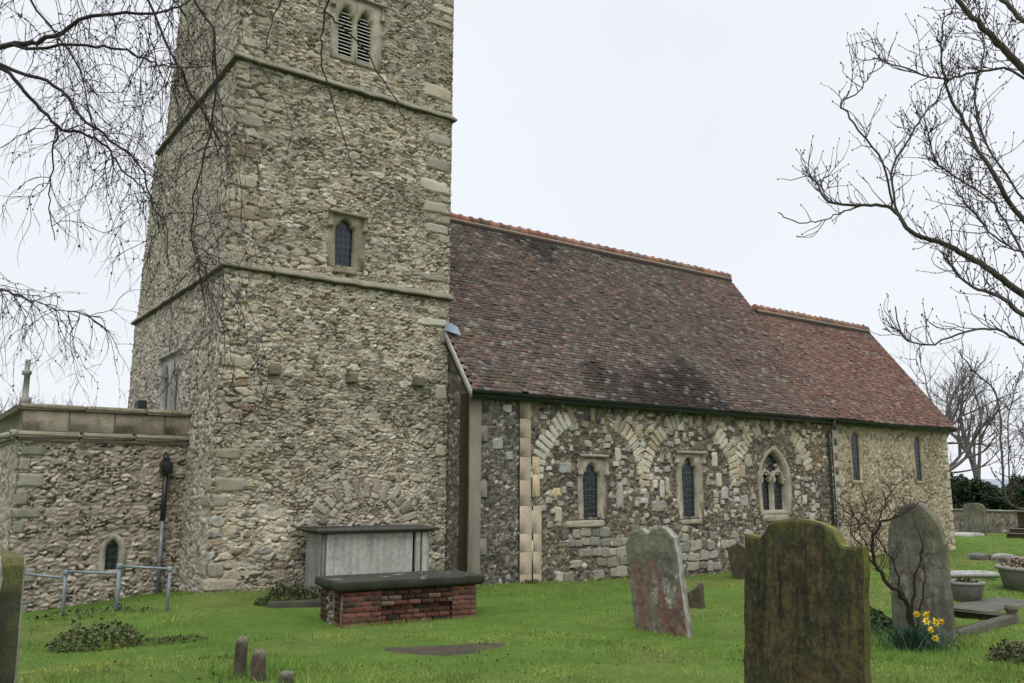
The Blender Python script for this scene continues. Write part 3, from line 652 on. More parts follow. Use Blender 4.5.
def put(x, z, w, h, col, ang=0., d=.045, rough=.2):
    if not clear(x, z, w, h): return
    for a in placed:
        if abs(a[0] - x) < (a[2] + w) / 2 - .04 and abs(a[1] - z) < (a[3] + h) / 2 - .06: return
    placed.append((x, z, w, h)); b.pillow(no, EX, EZ, NS, x, z, w, h, ang, d, .03, col=np.array(col) * R.uniform(.82, 1.12), r=10, seed=R.random() * 50, rough=rough)
PALE = [(.33, .31, .265), (.37, .345, .285), (.29, .275, .24), (.40, .36, .27), (.34, .30, .23)]
for row, z in enumerate((-.44, -.19, .06, .29, .52)):
    x = 12.3 + .13 * row
    while x < 19.6:
        w = R.uniform(.17, .46); pr = .8 if x < 17.6 else .5
        if R.random() < pr: put(x + w / 2, z + R.uniform(-.03, .03), w + .02, R.uniform(.17, .31), np.array(R.choice(PALE)) * R.uniform(.6, 1.0), R.uniform(-.07, .07))
        x += w
for x, z, w, h, cc in ((14.25, 2.35, .2, .36, (.52, .5, .45)), (14.3, 1.35, .22, .75, (.36, .34, .3)), (14.2, 1.75, .3, .2, (.3, .27, .22)), (12.35, 1.45, .24, .2, (.50, .42, .22)), (12.4, .95, .24, .4, (.44, .39, .29)),
    (12.6, 2.0, .38, .3, (.3, .29, .26)), (15.5, 1.65, .2, .25, (.5, .46, .36)), (15.75, 1.5, .18, .5, (.46, .43, .36)), (15.95, 1.6, .14, .4, (.42, .38, .3)), (16.05, 2.35, .36, .45, (.33, .285, .2)), (15.6, 1.1, .5, .3, (.32, .3, .26)), (15.3, 1.2, .28, .28, (.3, .28, .25)),
    (17.75, 2.3, .22, .42, (.46, .42, .34)), (17.9, 1.75, .24, .4, (.42, .38, .3)), (18.1, 1.4, .3, .36, (.35, .33, .29)), (18.5, 1.75, .16, .25, (.5, .48, .43)), (18.8, 2.0, .4, .4, (.33, .26, .18)), (18.9, 1.2, .34, .36, (.33, .31, .27)), (19.15, 2.3, .3, .4, (.35, .32, .25)),
    (18.25, .55, .16, 1.5, (.46, .38, .25)), (19.0, .3, .5, .35, (.33, .3, .25)), (21.4, 2.35, .25, .35, (.36, .33, .27)), (21.6, 1.2, .2, .3, (.42, .38, .31)), (21.9, .6, .2, .5, (.42, .38, .3)), (10.7, 2.5, .3, .24, (.33, .32, .3)), (10.95, 3.3, .26, .2, (.45, .44, .41)), (11.0, 2.25, .22, .2, (.35, .34, .31))):
    put(x, z, w, h, cc)
for i in range(420):
    x = R.uniform(11.9, 22.3); z = R.uniform(.7, 3.3); w = R.uniform(.09, .24); put(x, z, w, R.uniform(.08, .2), R.choice(PALE + [(.46, .44, .39), (.3, .24, .17)]), R.uniform(-.15, .15))
V, F, c = join([pn, pn2, pw, mbp(b)]); nave = mesh('nave_wall', V, F, M['wall'], church, c, smooth=True)
# three blocked arcade arches of rough voussoirs
LIM = [(11.75, 15.12), (15.12, 18.6), (18.6, 21.9)]
for k, (cx, r0) in enumerate(((13.46, 1.50), (16.86, 1.52), (20.25, 1.5))):
    a = MB(); n = 33
    for i in range(n):
        t = math.pi * (i + .5) / n
        for ring_ in (0,):
            L = R.uniform(.36, .52); r = r0 + L / 2 + R.uniform(-.02, .03); w = (r0 + .2) * math.pi / n * R.uniform(.88, 1.06)
            x = cx + r * math.cos(t); z = 1.58 + r * math.sin(t)
            if not (LIM[k][0] < x < LIM[k][1]) or z > 3.46: continue
            dim = .62 if 55 < math.degrees(t) < 125 else 1.0
            if dim < 1 and R.random() < .45: continue
            cc = np.array(R.choice([(.44, .37, .26), (.48, .42, .32), (.40, .33, .22), (.50, .46, .38)])) * R.uniform(.85, 1.1) * (.7 if dim < 1 else 1)
            if k == 0 and i > 20: cc = C3(.54, .51, .44) * R.uniform(.85, 1.1)
            a.pillow(no, EX, EZ, NS, x, z, L, w, t + R.uniform(-.05, .05), .045, .03, col=cc, r=9, seed=R.random() * 50, rough=.2)
    # spandrel stones filling the valley to the right
    if k < 2:
        vx = LIM[k][1]
        for j in range(34):
            z = R.uniform(1.75, 3.3); hw = .02 + (z - 1.6) * .33; x = vx + R.uniform(-hw, hw)
            if math.hypot(x - cx, z - 1.58) < r0 + .42 or math.hypot(x - (cx + 3.4), z - 1.58) < r0 + .42: continue
            a.pillow(no, EX, EZ, NS, x, z, R.uniform(.18, .32), R.uniform(.12, .2), R.uniform(-.5, .5), .055, .03, col=np.array(R.choice([(.46, .41, .32), (.40, .345, .245), (.36, .29, .17), (.49, .46, .39)])) * R.uniform(.8, 1.1), r=7, seed=R.random() * 50, rough=.12)
        for j, z in enumerate((1.46, 1.24)): a.pillow(no, EX, EZ, NS, vx - .02, z, .26, .18, 0, .055, .03, col=(.46, .44, .39), r=6, seed=j + k)
    o = a.build('blocked_arch', M['wall'], nave, smooth=True)
    o['label'] = ('blocked arch round the window nearest the tower', 'blocked arch round the middle nave window', 'blocked arch above the pointed window')[k]
# rendered south west corner, pale dressed strip beside it, strip at the chancel joint
mb = MB(); RC = (.205, .185, .14)
mb.box(NX0 - .055, NX0 + .27, NY - .055, NY + .34, -1.0, 3.6, 0, RC, .015)
for i in range(7):
    z = -.45 + i * .6
    if i % 2: mb.box(NX0 + .25, NX0 + .43, NY - .05, NY + .1, z, z + .34, 0, RC, .01)
mb.build('rendered_corner', M['render'], nave)
mb = MB(); R = random.Random(4); z = -.75
while z < 3.5:
    h = R.uniform(.38, .62); h = min(h, 3.5 - z) if 3.5 - z > .1 else .1
    cc = C3(.40, .335, .235) * R.uniform(.82, 1.08)
    if z < .75: mb.box(11.27, 11.60, NY - .06, NY + .1, z, z + h - .003, 0, cc, .004); mb.box(11.64, 11.88, NY - .057, NY + .1, z, z + h - .003, 0, cc * .97, .004); 
    else: mb.box(11.27, 11.58, NY - .06, NY + .1, z, z + h - .003, 0, cc, .004)
    z += h
for z in (-.1, .55): mb.box(11.602, 11.637, NY - .058, NY + .1, z, z + .5, 0, (.46, .38, .25))
for z, h in ((1.75, .5), (2.25, .4)): mb.box(11.62, 11.84, NY - .054, NY + .1, z - .4, z - .4 + h - .01, 0, C3(.45, .36, .23), .012)
mb.build('dressed_strip', M['render'], nave)
V, F, c = panel(no, EX, NS, NX1, CX1, -1.3, 3.62, .026, 'chancel', 71, HOLES['chancel'], stain=lambda U, V, c: c * (1 - .12 * sst(.5, .7, fbm(U * .7, V * .7, 3, 91)))[..., None])
p2 = panel((CX1, 0, 0), EY, EX, NY, 21.2, -1.3, 3.6, .06, 'chancel', 72); p3 = panel((0, 21.2, 0), EX, EY, NX1, CX1, -1.3, 3.6, .1, 'chancel', 73)
def gable(x, y0, y1, yr, z0, zr, nrm, seed, kind):
    nv, nu = 40, 40; t = np.linspace(0, 1, nv)[:, None]; s = np.linspace(0, 1, nu)[None]
    Yl = y0 + (yr - y0) * t; Yh = y1 + (yr - y1) * t; Y = Yl + (Yh - Yl) * s; Z = z0 + (zr - z0) * t + 0 * s
    h, c = relief(Y, Z, kind, seed); P = np.stack([np.full(Y.shape, x) + h * nrm, Y, Z], -1).reshape(-1, 3)
    idx = np.arange(Y.size).reshape(Y.shape); F = np.stack([idx[:-1, :-1], idx[:-1, 1:], idx[1:, 1:], idx[1:, :-1]], -1).reshape(-1, 4)
    return P, F, c.reshape(-1, 3)
chan = mesh('chancel_wall', *[a for a in join([(V, F, c), p2, p3, gable(CX1, NY, 21.2, 18.2, 3.6, 7.35, 1, 74, 'chancel')])][:2], M['wall'], church, join([(V, F, c), p2, p3, gable(CX1, NY, 21.2, 18.2, 3.6, 7.35, 1, 74, 'chancel')])[2], smooth=True)
quoins('quoins', CX1, NY, -1, 3.5, chan, -EX, NS, EY, EX, [(.42, .37, .27), (.46, .42, .33)], 15, hs=(.2, .35), ws=(.2, .4), depth=.026, rough=.04)
mb = MB(); mb.box(NX1 - .02, NX1 + .24, NY - .055, NY + .1, -.9, 3.55, 0, (.33, .30, .245), .01)
z = -.7; R = random.Random(2)
while z < 3.3:
    h = R.uniform(.16, .3); mb.box(NX1 + .03, NX1 + .21, NY - .068, NY, z, z + h * .8, 0, np.array(R.choice([(.10, .095, .09), (.15, .14, .125), (.42, .39, .33)])), .015); z += h * R.uniform(1.2, 2.0)
mb.build('joint_strip', M['wall'], chan)
# nave east gable and north walls
ps = [gable(NX1 + .05, NY, 23.1, 19.2, 3.6, 8.75, 1, 75, 'chancel'), panel((0, 23.1, 0), EX, EY, TX1, NX1, -1.3, 3.6, .12, 'flint', 76), gable(NX0, 15.3, 23.1, 19.2, 3.66, 8.66, -1, 77, 'flint_grey')]
V, F, c = join(ps); mesh('gable_wall', V, F, M['wall'], church, c, smooth=True)

# ================================================================== ROOFS: every tile a wedge
def tiles(x0, x1, ye, ze, L, sgn, colfn, seed, pitch=.168, expo=.102, big=1):
    """tiles up a slope facing -y (sgn=1) or +y (sgn=-1) from the eave (ye, ze)"""
    pitch *= big; expo *= big; rng = np.random.default_rng(seed)
    nr = int(L / expo); nc = int((x1 - x0) / pitch)
    r, k = np.meshgrid(np.arange(nr), np.arange(nc), indexing='ij'); r = r.ravel(); k = k.ravel(); n = len(r)
    xa = x0 + (k + .5 * (r % 2)) * pitch + rng.normal(0, .004, n); s0 = r * expo + rng.normal(0, .005, n)
    xb = np.minimum(xa + pitch * .965, x1); xa = np.minimum(xa, x1 - .01)
    ca, sa = math.cos(math.radians(52)), math.sin(math.radians(52))
    sag = .10 * (fbm(xa * .45, s0 * .45, 3, seed + 9) - .5) - .05 * np.sin(np.clip((xa - x0) / (x1 - x0), 0, 1) * math.pi)
    lift = .032 + rng.normal(0, .007, n) + (rng.random(n) < .04) * .016; tilt = rng.normal(0, .004, n)
    s1 = s0 + expo * 1.35; V = np.zeros((n, 8, 3))
    for j, (x, s, h) in enumerate(((xa, s0, lift - tilt), (xb, s0, lift + tilt), (xb, s1, .012), (xa, s1, .012), (xa, s0, lift - tilt - .02), (xb, s0, lift + tilt - .02), (xb, s1, -.006), (xa, s1, -.006))):
        hh = h + sag; V[:, j, 0] = x; V[:, j, 1] = ye + sgn * (s * ca - hh * sa); V[:, j, 2] = ze + s * sa + hh * ca
    q = np.array([(0, 1, 2, 3), (4, 5, 1, 0), (5, 6, 2, 1), (7, 4, 0, 3)]); q = q if sgn > 0 else q[:, ::-1]
    F = (np.arange(n)[:, None, None] * 8 + q[None]).reshape(-1, 4)
    c = colfn(xa, s0, rng); c = np.repeat(c[:, None], 8, 1); 
    c[:, (0, 1, 4, 5)] *= (1 + rng.normal(.06, .12, n))[:, None, None]  # lower edges a little paler on average, imitating lit tile edges
    return V.reshape(-1, 3), F, c.reshape(-1, 3)
def roofcol(x, s, rng):
    n = len(x); base = np.array([(.120, .084, .070), (.106, .083, .073), (.142, .093, .075), (.086, .072, .066), (.148, .125, .110), (.168, .102, .076)])
    c = base[rng.choice(6, n, p=[.30, .26, .16, .14, .08, .06])] * rng.uniform(.80, 1.36, n)[:, None]
    dk = sst(.46, .64, fbm(x * .42 + 3, s * .30, 4, 808)) * sst(10.0, 11.5, x) * sst(21.5, 17, x)      # dark algae staining
    c = c * (1 - .66 * dk)[:, None] * (1 + dk[:, None] * C3(-.02, 0, .08))
    gr = sst(.5, .7, fbm(x * .7, s * .5, 4, 811)) * (.35 + .65 * sst(13.5, 10.5, x)); c = lerp3(c, c * .35 + C3(.10, .088, .058), gr * .85)
    top = sst(5.0, 6.6, s) * sst(12.5, 15, x) * sst(25, 22, x); c = lerp3(c, c * .5 + C3(.05, .052, .045), top * .6)
    pk = sst(19, 26, x); c = lerp3(c, c * C3(1.38, 1.06, 1.0) + C3(.022, .008, .008), pk * .9)
    li = rng.random(n) < .10; c[li] = c[li] * .6 + C3(.13, .122, .112) * rng.uniform(.6, 1.3, li.sum())[:, None]
    return c
LN = (19.2 - EYV) / math.cos(math.radians(52)); LC = (18.2 - EYV) / math.cos(math.radians(52))
def plane(x0, x1, ye, ze, L, sgn):
    ca, sa = math.cos(math.radians(52)), math.sin(math.radians(52)); V = []
    for s, h in ((0, -.05), (.3, -.13), (L - .3, -.13), (L, -.13), (L, -.24), (0, -.2)):
        for x in (x0, x1): V.append((x, ye + sgn * (s * ca - h * sa), ze + s * sa + h * ca))
    return np.array(V), np.array([(2 * i, 2 * i + 1, (2 * i + 3) % 12, (2 * i + 2) % 12) for i in range(6)]), np.tile(C3(.05, .038, .032), (12, 1))
wx = 9.84
V, F, c = join([tiles(wx, 23.3, EYV, EZV, LN - .02, 1, roofcol, 7), plane(wx + .02, 23.28, EYV, EZV, LN, 1), tiles(wx, 23.3, 2 * 19.2 - EYV, EZV, LN - .02, -1, roofcol, 8, big=2), plane(wx + .02, 23.28, 2 * 19.2 - EYV, EZV, LN, -1)])
nroof = mesh('nave_roof', V, F, M['tile'], church, c); nroof['label'] = 'steep nave roof of dark mottled clay tiles'
V, F, c = join([tiles(23.3, 30.12, EYV, EZV, LC - .02, 1, roofcol, 17), plane(23.3, 30.1, EYV, EZV, LC, 1), tiles(23.3, 30.12, 2 * 18.2 - EYV, EZV, LC - .02, -1, roofcol, 18, big=2), plane(23.3, 30.1, 2 * 18.2 - EYV, EZV, LC, -1)])
croof = mesh('chancel_roof', V, F, M['tile'], church, c); croof['label'] = 'lower chancel roof of redder clay tiles'
def ridge(x0, x1, y, z, parent, seed):
    R = random.Random(seed); mb = MB(); x = x0
    while x < x1 - .05:
        l = min(.34, x1 - x); cc = np.array(R.choice([(.25, .115, .07), (.29, .14, .085), (.20, .10, .07), (.24, .15, .11), (.16, .11, .085)])) * R.uniform(.8, 1.15); dz = R.uniform(-.012, .012)
        V = []
        for xx in (x, x + l - .012):
            for a in np.linspace(-25, 205, 11): V.append((xx, y - .14 * math.cos(math.radians(a)), z + dz + .125 * math.sin(math.radians(a)) + (.012 if xx == x else 0)))
        F = [(j, j + 11, j + 12, j + 1) for j in range(10)] + [tuple(range(11)), tuple(range(11, 22))[::-1]]
        mb.add(V, F, 0, cc)
        mb.box(x + .03, x + l * .5, y - .02, y + .02, z + .11 + dz, z + .165 + dz, 0, cc * .7, .015)
        x += l
    mb.box(x0, x1, y - .15, y + .15, z - .11, z - .045, 0, (.30, .22, .17), .02)
    return mb.build('ridge_tiles', M['tile'], parent, smooth=False)
ridge(TX1 + .02, 23.32, 19.2, EZV + 4.1 * TAN + .0, nroof, 1); ridge(23.34, 30.14, 18.2, EZV + 3.1 * TAN + .0, croof, 2)
def verge(name, x0, x1, ye, yr, parent, m, col=(.35, .33, .29), w=.15):
    mb = MB()
    V = [(x, y, z + d) for x in (x0, x1) for y, z in ((ye - .03, EZV - .03 * TAN), (yr, EZV + (yr - EYV) * TAN)) for d in (-w, .03)]
    mb.add(V, [(0, 1, 3, 2), (4, 6, 7, 5), (0, 4, 5, 1), (2, 3, 7, 6), (1, 5, 7, 3), (0, 2, 6, 4)], 0, col); return mb.build(name, m, parent)
verge('bargeboard', wx - .045, wx - .003, EYV, 16.18, nroof, M['board']); verge('verge_mortar', 23.302, 23.33, 18.2, 19.15, nroof, M['ashlar'], (.2, .14, .11)); verge('verge_mortar', 30.122, 30.15, EYV, 18.15, croof, M['ashlar'], (.2, .14, .11))
def gutter(x0, x1, parent, dz=0.):
    mb = MB(); V = []; n = 24
    for i in range(n + 1):
        x = x0 + (x1 - x0) * i / n; w = .01 * math.sin(i * 1.7)
        for a in np.linspace(180, 360, 7): V.append((x, EYV - .05 + .062 * math.cos(math.radians(a)), EZV - .01 + dz + w + .062 * math.sin(math.radians(a))))
    F = [(i * 7 + j, i * 7 + 7 + j, i * 7 + 8 + j, i * 7 + j + 1) for i in range(n) for j in range(6)] + [tuple(range(7)), tuple(range(n * 7, n * 7 + 7))]
    mb.add(V, F); mb.box(x0 + .02, x1 - .02, EYV + .015, EYV + .045, EZV - .16, EZV - .02)
    mb.box(x0 + .12, x1 - .02, EYV + .045, NY + .02, EZV - .02, EZV + .0)
    return mb.build('gutter', M['metal_dark'], parent)
gutter(wx + .02, 22.9, nroof); gutter(22.92, 30.1, croof, -.02)
mb = MB(); xd = 22.86
mb.tube([(xd, EYV - .05, EZV - .06), (xd, EYV - .04, EZV - .2), (xd, NY - .09, EZV - .42), (xd, NY - .09, g1(xd, NY) - .2)], .038, 8)
for z in (.4, 1.6, 2.8): mb.tube([(xd, NY - .09, z), (xd, NY - .09, z + .06)], .05, 8)
d2 = mb.build('downpipe', M['pipe'], church); d2['label'] = 'dark downpipe at the joint of nave and chancel'
mb = MB(); ca = .62; P = [(TX1 + .0, TY - .04, 5.0), (TX1 + .02, TY - .03, 5.2), (TX1 + .22, TY - .02, 5.14), (TX1 + .18, TY - .24, 4.90), (TX1 - .17, TY - .07, 5.02), (TX1 - .12, TY - .07, 5.16)]
mb.add([tuple(np.array(p) + C3(0, -.05, .04)) for p in P], [(0, 3, 2, 1), (4, 0, 1, 5), (0, 4, 3)]); mb.build('lead_flashing', M['lead'], nroof)
# ================================================================== CHURCHYARD
def mixc(c, col, m): return lerp3(c, np.broadcast_to(C3(*col), c.shape), m)
def headstone(name, loc, w, H, top, th, colfn, label, lean=0., pitch=0., rz=0., step=.012, below=.35, cat='gravestone', seed=0, rough=.008, group=None):
    """upright slab, face looking west (-x), width along y; loc = foot centre; top(t in -1..1) = height fraction"""
    nu = int(w / step) + 1; nv = int((H + below) / step) + 1
    T, Q = np.meshgrid(np.linspace(-1, 1, nu), np.linspace(0, 1, nv))
    top_h = top(T) * H; Z = -below + Q * (top_h + below); Y = T * w / 2
    rim = np.minimum((1 - np.abs(T)) * w / 2, (1 - Q) * (top_h + below)); bev = .014 * (1 - sst(0, .02, rim))
    nf = (fbm(Y * 9 + seed, Z * 9, 4, seed) - .5) * rough * 3; xb = .006 * (vn(Y * 6, Z * 6, seed + 3) - .5)
    ey = .012 * (vn(Z * 7, T * .5 + seed, seed + 4) - .5) * np.sign(T) * (np.abs(T) > .97)
    Xf = -th / 2 + bev + nf; Xb = th / 2 - bev + xb
    idx = np.arange(T.size).reshape(T.shape); n = T.size
    q = np.stack([idx[:-1, :-1], idx[1:, :-1], idx[1:, 1:], idx[:-1, 1:]], -1).reshape(-1, 4)
    rim_i = np.concatenate([idx[:, 0], idx[-1, 1:], idx[::-1, -1][1:]])
    sd = np.stack([rim_i[:-1], rim_i[:-1] + n, rim_i[1:] + n, rim_i[1:]], -1)
    Yp = Y + ey; c = colfn(Y, Z, top_h, False); cb = colfn(Y + 7, Z, top_h, True)
    X = np.concatenate([Xf.ravel(), Xb.ravel()]); Y2 = np.concatenate([Yp.ravel()] * 2); Z2 = np.concatenate([Z.ravel()] * 2)
    # side strips get their own vertices so their colour can differ
    sv = np.concatenate([rim_i, rim_i + n]); ns = len(rim_i)
    m5 = 5; fr = np.linspace(0, 1, m5); SX = np.concatenate([X[rim_i] * (1 - f) + X[rim_i + n] * f for f in fr]); SY = np.tile(Y2[rim_i], m5); SZ = np.tile(Z2[rim_i], m5)
    SY = SY + .004 * (vn(SX * 40, SZ * 20, seed + 8) - .5)
    sc = colfn(np.tile(Y.ravel()[rim_i], m5) + SX * 3, SZ, np.tile(top_h.ravel()[rim_i], m5), 'side')
    a = np.arange((m5 - 1) * ns).reshape(m5 - 1, ns)[:, :-1].ravel() + 2 * n
    sq = np.stack([a, a + ns, a + ns + 1, a + 1], -1)
    X = np.concatenate([X, SX]); Y2 = np.concatenate([Y2, SY]); Z2 = np.concatenate([Z2, SZ])
    c = np.concatenate([c.reshape(-1, 3), cb.reshape(-1, 3), sc.reshape(-1, 3)])
    P = np.stack([X, Y2, Z2], -1)
    ob = mesh(name, P, [q, q[:, ::-1] + n, sq], M['slab'], None, c, smooth=True, origin=(0, 0, 0))
    ob.location = loc; ob.rotation_euler = (lean, pitch, rz); ORG[ob.name] = np.array(loc, float)
    return tag(ob, label, cat, group)

def shoulders(t):     # square shoulders, ogee necks and a round crown
    a = np.abs(t); crown = np.sqrt(np.clip(1 - (t / .70) ** 2, 0, 1)) * .095 + .905
    neck = .895 + .035 * sst(.80, .52, a); r = np.where(a < .56, np.maximum(crown, neck), neck)
    r = np.where(a < .72, .893 + (crown - .893) * sst(.74, .52, a), .893 + .008 * sst(.74, .98, a)); return r
def c_dark(Y, Z, top, side):
    n = fbm(Y * 7, Z * 5, 4, 1); s = fbm(Y * 26, Z * 1.6, 4, 2); c = np.broadcast_to(C3(.035, .031, .018), Y.shape + (3,)) * (.6 + .8 * n)[..., None]
    c = mixc(c, (.078, .064, .022), sst(.46, .72, s) * .7); c = mixc(c, (.074, .068, .023), sst(.48, .68, fbm(Y * 17, Z * 12, 5, 3)) * .6)
    edge = sst(.22, .0, top - Z); c = mixc(c, (.075, .088, .022), edge * sst(.35, .6, fbm(Y * 12, Z * 12, 4, 4)) * .8)
    c = mixc(c, (.078, .074, .026), sst(.50, .62, fbm(Y * 52, Z * 30, 3, 8)) * .5); c = mixc(c, (.018, .016, .011), sst(.52, .64, fbm(Y * 44 + 5, Z * 22, 3, 9)) * .5)
    c = mixc(c, (.11, .055, .022), sst(.60, .74, fbm(Y * 4 + 3, Z * 2.5, 4, 6)) * .35); c = c * (1 - .45 * sst(.55, .75, fbm(Y * 20 + 9, Z * 1.2, 3, 7)))[..., None]
    if side == 'side': c = mixc(c, (.125, .12, .026), .45 + .5 * sst(.3, .03, top - Z))
    return c
headstone('headstone', (5.27, 3.845, g1(5.27, 3.85)), .97, 1.465, shoulders, .10, c_dark, 'big dark mossy headstone with square shoulders and a round crown, in front of the chancel', lean=.04, pitch=.02, step=.007, seed=3)

def c_red(Y, Z, top, side):
    n = fbm(Y * 6, Z * 4, 4, 11); c = np.broadcast_to(C3(.135, .128, .098), Y.shape + (3,)) * (.55 + .9 * n)[..., None]
    red = np.maximum(sst(.13, .05, np.abs(Y + .06 - .12 * (Z - .6))) * sst(-.1, .15, Z), sst(.14, .05, np.abs(Y - .28)) * sst(1.15, .9, Z) * sst(-.2, .3, Z)) * sst(.28, .48, fbm(Y * 5, Z * 2, 3, 12))
    red = np.maximum(red, sst(.52, .62, fbm(Y * 5 + 4, Z * 2.2, 4, 13)) * .8) * sst(1.25, 1.0, Z + .2 * fbm(Y * 5, Z, 3, 15))
    c = mixc(c, (.145, .062, .046), red * .68); c = mixc(c, (.15, .155, .10), sst(.85, 1.15, Z + .3 * (n - .5)) * .75)
    pts = sst(.58, .64, fbm(Y * 16, Z * 9, 3, 14)) * sst(.10, -.12, Y) * sst(.95, .55, Z) * sst(.1, .3, Z); pts = np.maximum(pts, sst(.90, .93, vn(Y * 22, Z * 22, 16)) * .8)
    c = mixc(c, (.40, .40, .37), pts * .8 * sst(.35, .6, fbm(Y * 40, Z * 40, 2, 19)))
    if side == 'side': c = mixc(c, (.36, .36, .345), .55 * sst(.35, .6, fbm(Y * 8, Z * 6, 3, 17)) + .2)
    return c
def red_top(t): return .965 - .022 * sst(-.12, .0, t) * sst(.30, .10, t) - .05 * sst(-.2, -.9, t) - .07 * sst(.62, 1, np.abs(t)) ** 1.5 + .075 * (fbm(t * 3.2, t * 0 + 2, 4, 71) - .5)
headstone('headstone', (8.75, 8.56, g1(8.75, 8.56)), .97, 1.46, red_top, .13, c_red, 'leaning red and grey headstone with a worn top and white lichen spots', lean=-.185, pitch=.03, step=.013, seed=6, rough=.012, below=.45)
def c_grey(Y, Z, top, side):
    n = fbm(Y * 5, Z * 4, 4, 31); c = np.broadcast_to(C3(.115, .112, .082), Y.shape + (3,)) * (.55 + .9 * n)[..., None]
    c = mixc(c, (.16, .15, .07), sst(.45, .1, top - Z) * .6 * sst(.3, .6, n)); c = mixc(c, (.24, .235, .20), sst(.52, .7, fbm(Y * 18, Z * 3, 4, 32)) * .5)
    return mixc(c, (.10, .095, .075), sst(.55, .7, fbm(Y * 9, Z * 2, 4, 33)) * .6)
def round_top(t): return np.where(np.abs(t) > .93, .70 + .02 * (1 - np.abs(t)), .745 + .255 * np.sqrt(np.clip(1 - np.abs(t / .93) ** 1.75, 0, 1)) ** 1.1)
headstone('headstone', (9.62, 5.36, g1(9.62, 5.36)), .68, 1.50, round_top, .11, c_grey, 'tall grey round topped headstone behind the bare shrub and daffodils', pitch=.02, lean=-.015, step=.012, seed=9)
def c_left(Y, Z, top, side):
    n = fbm(Y * 8, Z * 6, 4, 41); c = np.broadcast_to(C3(.27, .255, .235), Y.shape + (3,)) * (.75 + .5 * n)[..., None]
    c = mixc(c, (.30, .20, .14), sst(.45, .65, fbm(Y * 6, Z * 5, 4, 42)) * .6)
    if side == 'side':
        c = np.broadcast_to(C3(.035, .038, .022), Y.shape + (3,)) * (.6 + .8 * n)[..., None]; c = mixc(c, (.085, .085, .03), np.maximum(sst(.16, .08, top - Z), .35 * sst(.5, .7, n)))
    return c
headstone('headstone', (.515, 5.44, g1(.5, 5.4)), .85, 1.345, lambda t: .985 + .015 * np.cos(t * 1.5) - .03 * sst(.9, 1, np.abs(t)), .125, c_left, 'headstone seen edge on at the left with a pale lichened face and dark green edge', step=.012, seed=12, lean=-.03, rz=.07)
def c_foot(Y, Z, top, side):
    n = fbm(Y * 14, Z * 9, 4, 51); c = np.broadcast_to(C3(.075, .062, .042), Y.shape + (3,)) * (.35 + 1.3 * n)[..., None]
    c = mixc(c, (.24, .22, .18), sst(.06, .01, top - Z) * .45); return mixc(c, (.06, .06, .03), sst(.5, .7, fbm(Y * 9 + 5, Z * 7, 3, 52)) * .7)
rt = lambda t: .70 + .22 * np.sqrt(np.clip(1 - t * t, 0, 1)) + .22 * (fbm(t * 2.2 + 3, t * 0 + 1.5, 3, 73) - .35) - .10 * t
FG = 'small footstones in the grass'
headstone('footstone', (2.63, 7.70, g1(2.63, 7.7)),   .105, .33, rt, .07, c_foot, 'tallest and narrowest of the small footstones, left of the pair in the grass', step=.008, seed=14, lean=.05, pitch=-.03, group=FG, rz=.5)
headstone('footstone', (2.70, 7.42, g1(2.7, 7.42)), .13, .25, rt, .07, c_foot, 'stout dark footstone leaning beside the tallest narrow footstone', step=.008, seed=15, lean=-.12, pitch=.05, group=FG, rz=.4)
headstone('footstone', (2.83, 7.12, g1(2.83, 7.12)), .14, .11, rt, .07, c_foot, 'low rounded footstone barely showing above the grass', step=.008, seed=16, group=FG, rz=.4)
headstone('broken_stone', (11.63, 10.68, g1(11.6, 10.7)), .55, .46, lambda t: .62 - .33 * t + .08 * np.sin(t * 3), .12, c_foot, 'small broken grey stone in the grass right of the red headstone', step=.015, seed=17, lean=-.1, cat='broken stone')
headstone('leaning_stone', (16.95, 13.72, g1(16.95, 13.7)), .82, .90, lambda t: .55 + .45 * np.sqrt(np.clip(1 - ((t - .25) / 1.3) ** 2, 0, 1)) - .25 * sst(-.2, .9, t * 0 - t) , .14, c_foot, 'dark lichened slab leaning by the nave wall beneath the pointed window', step=.02, seed=18, lean=-.3, pitch=.1)

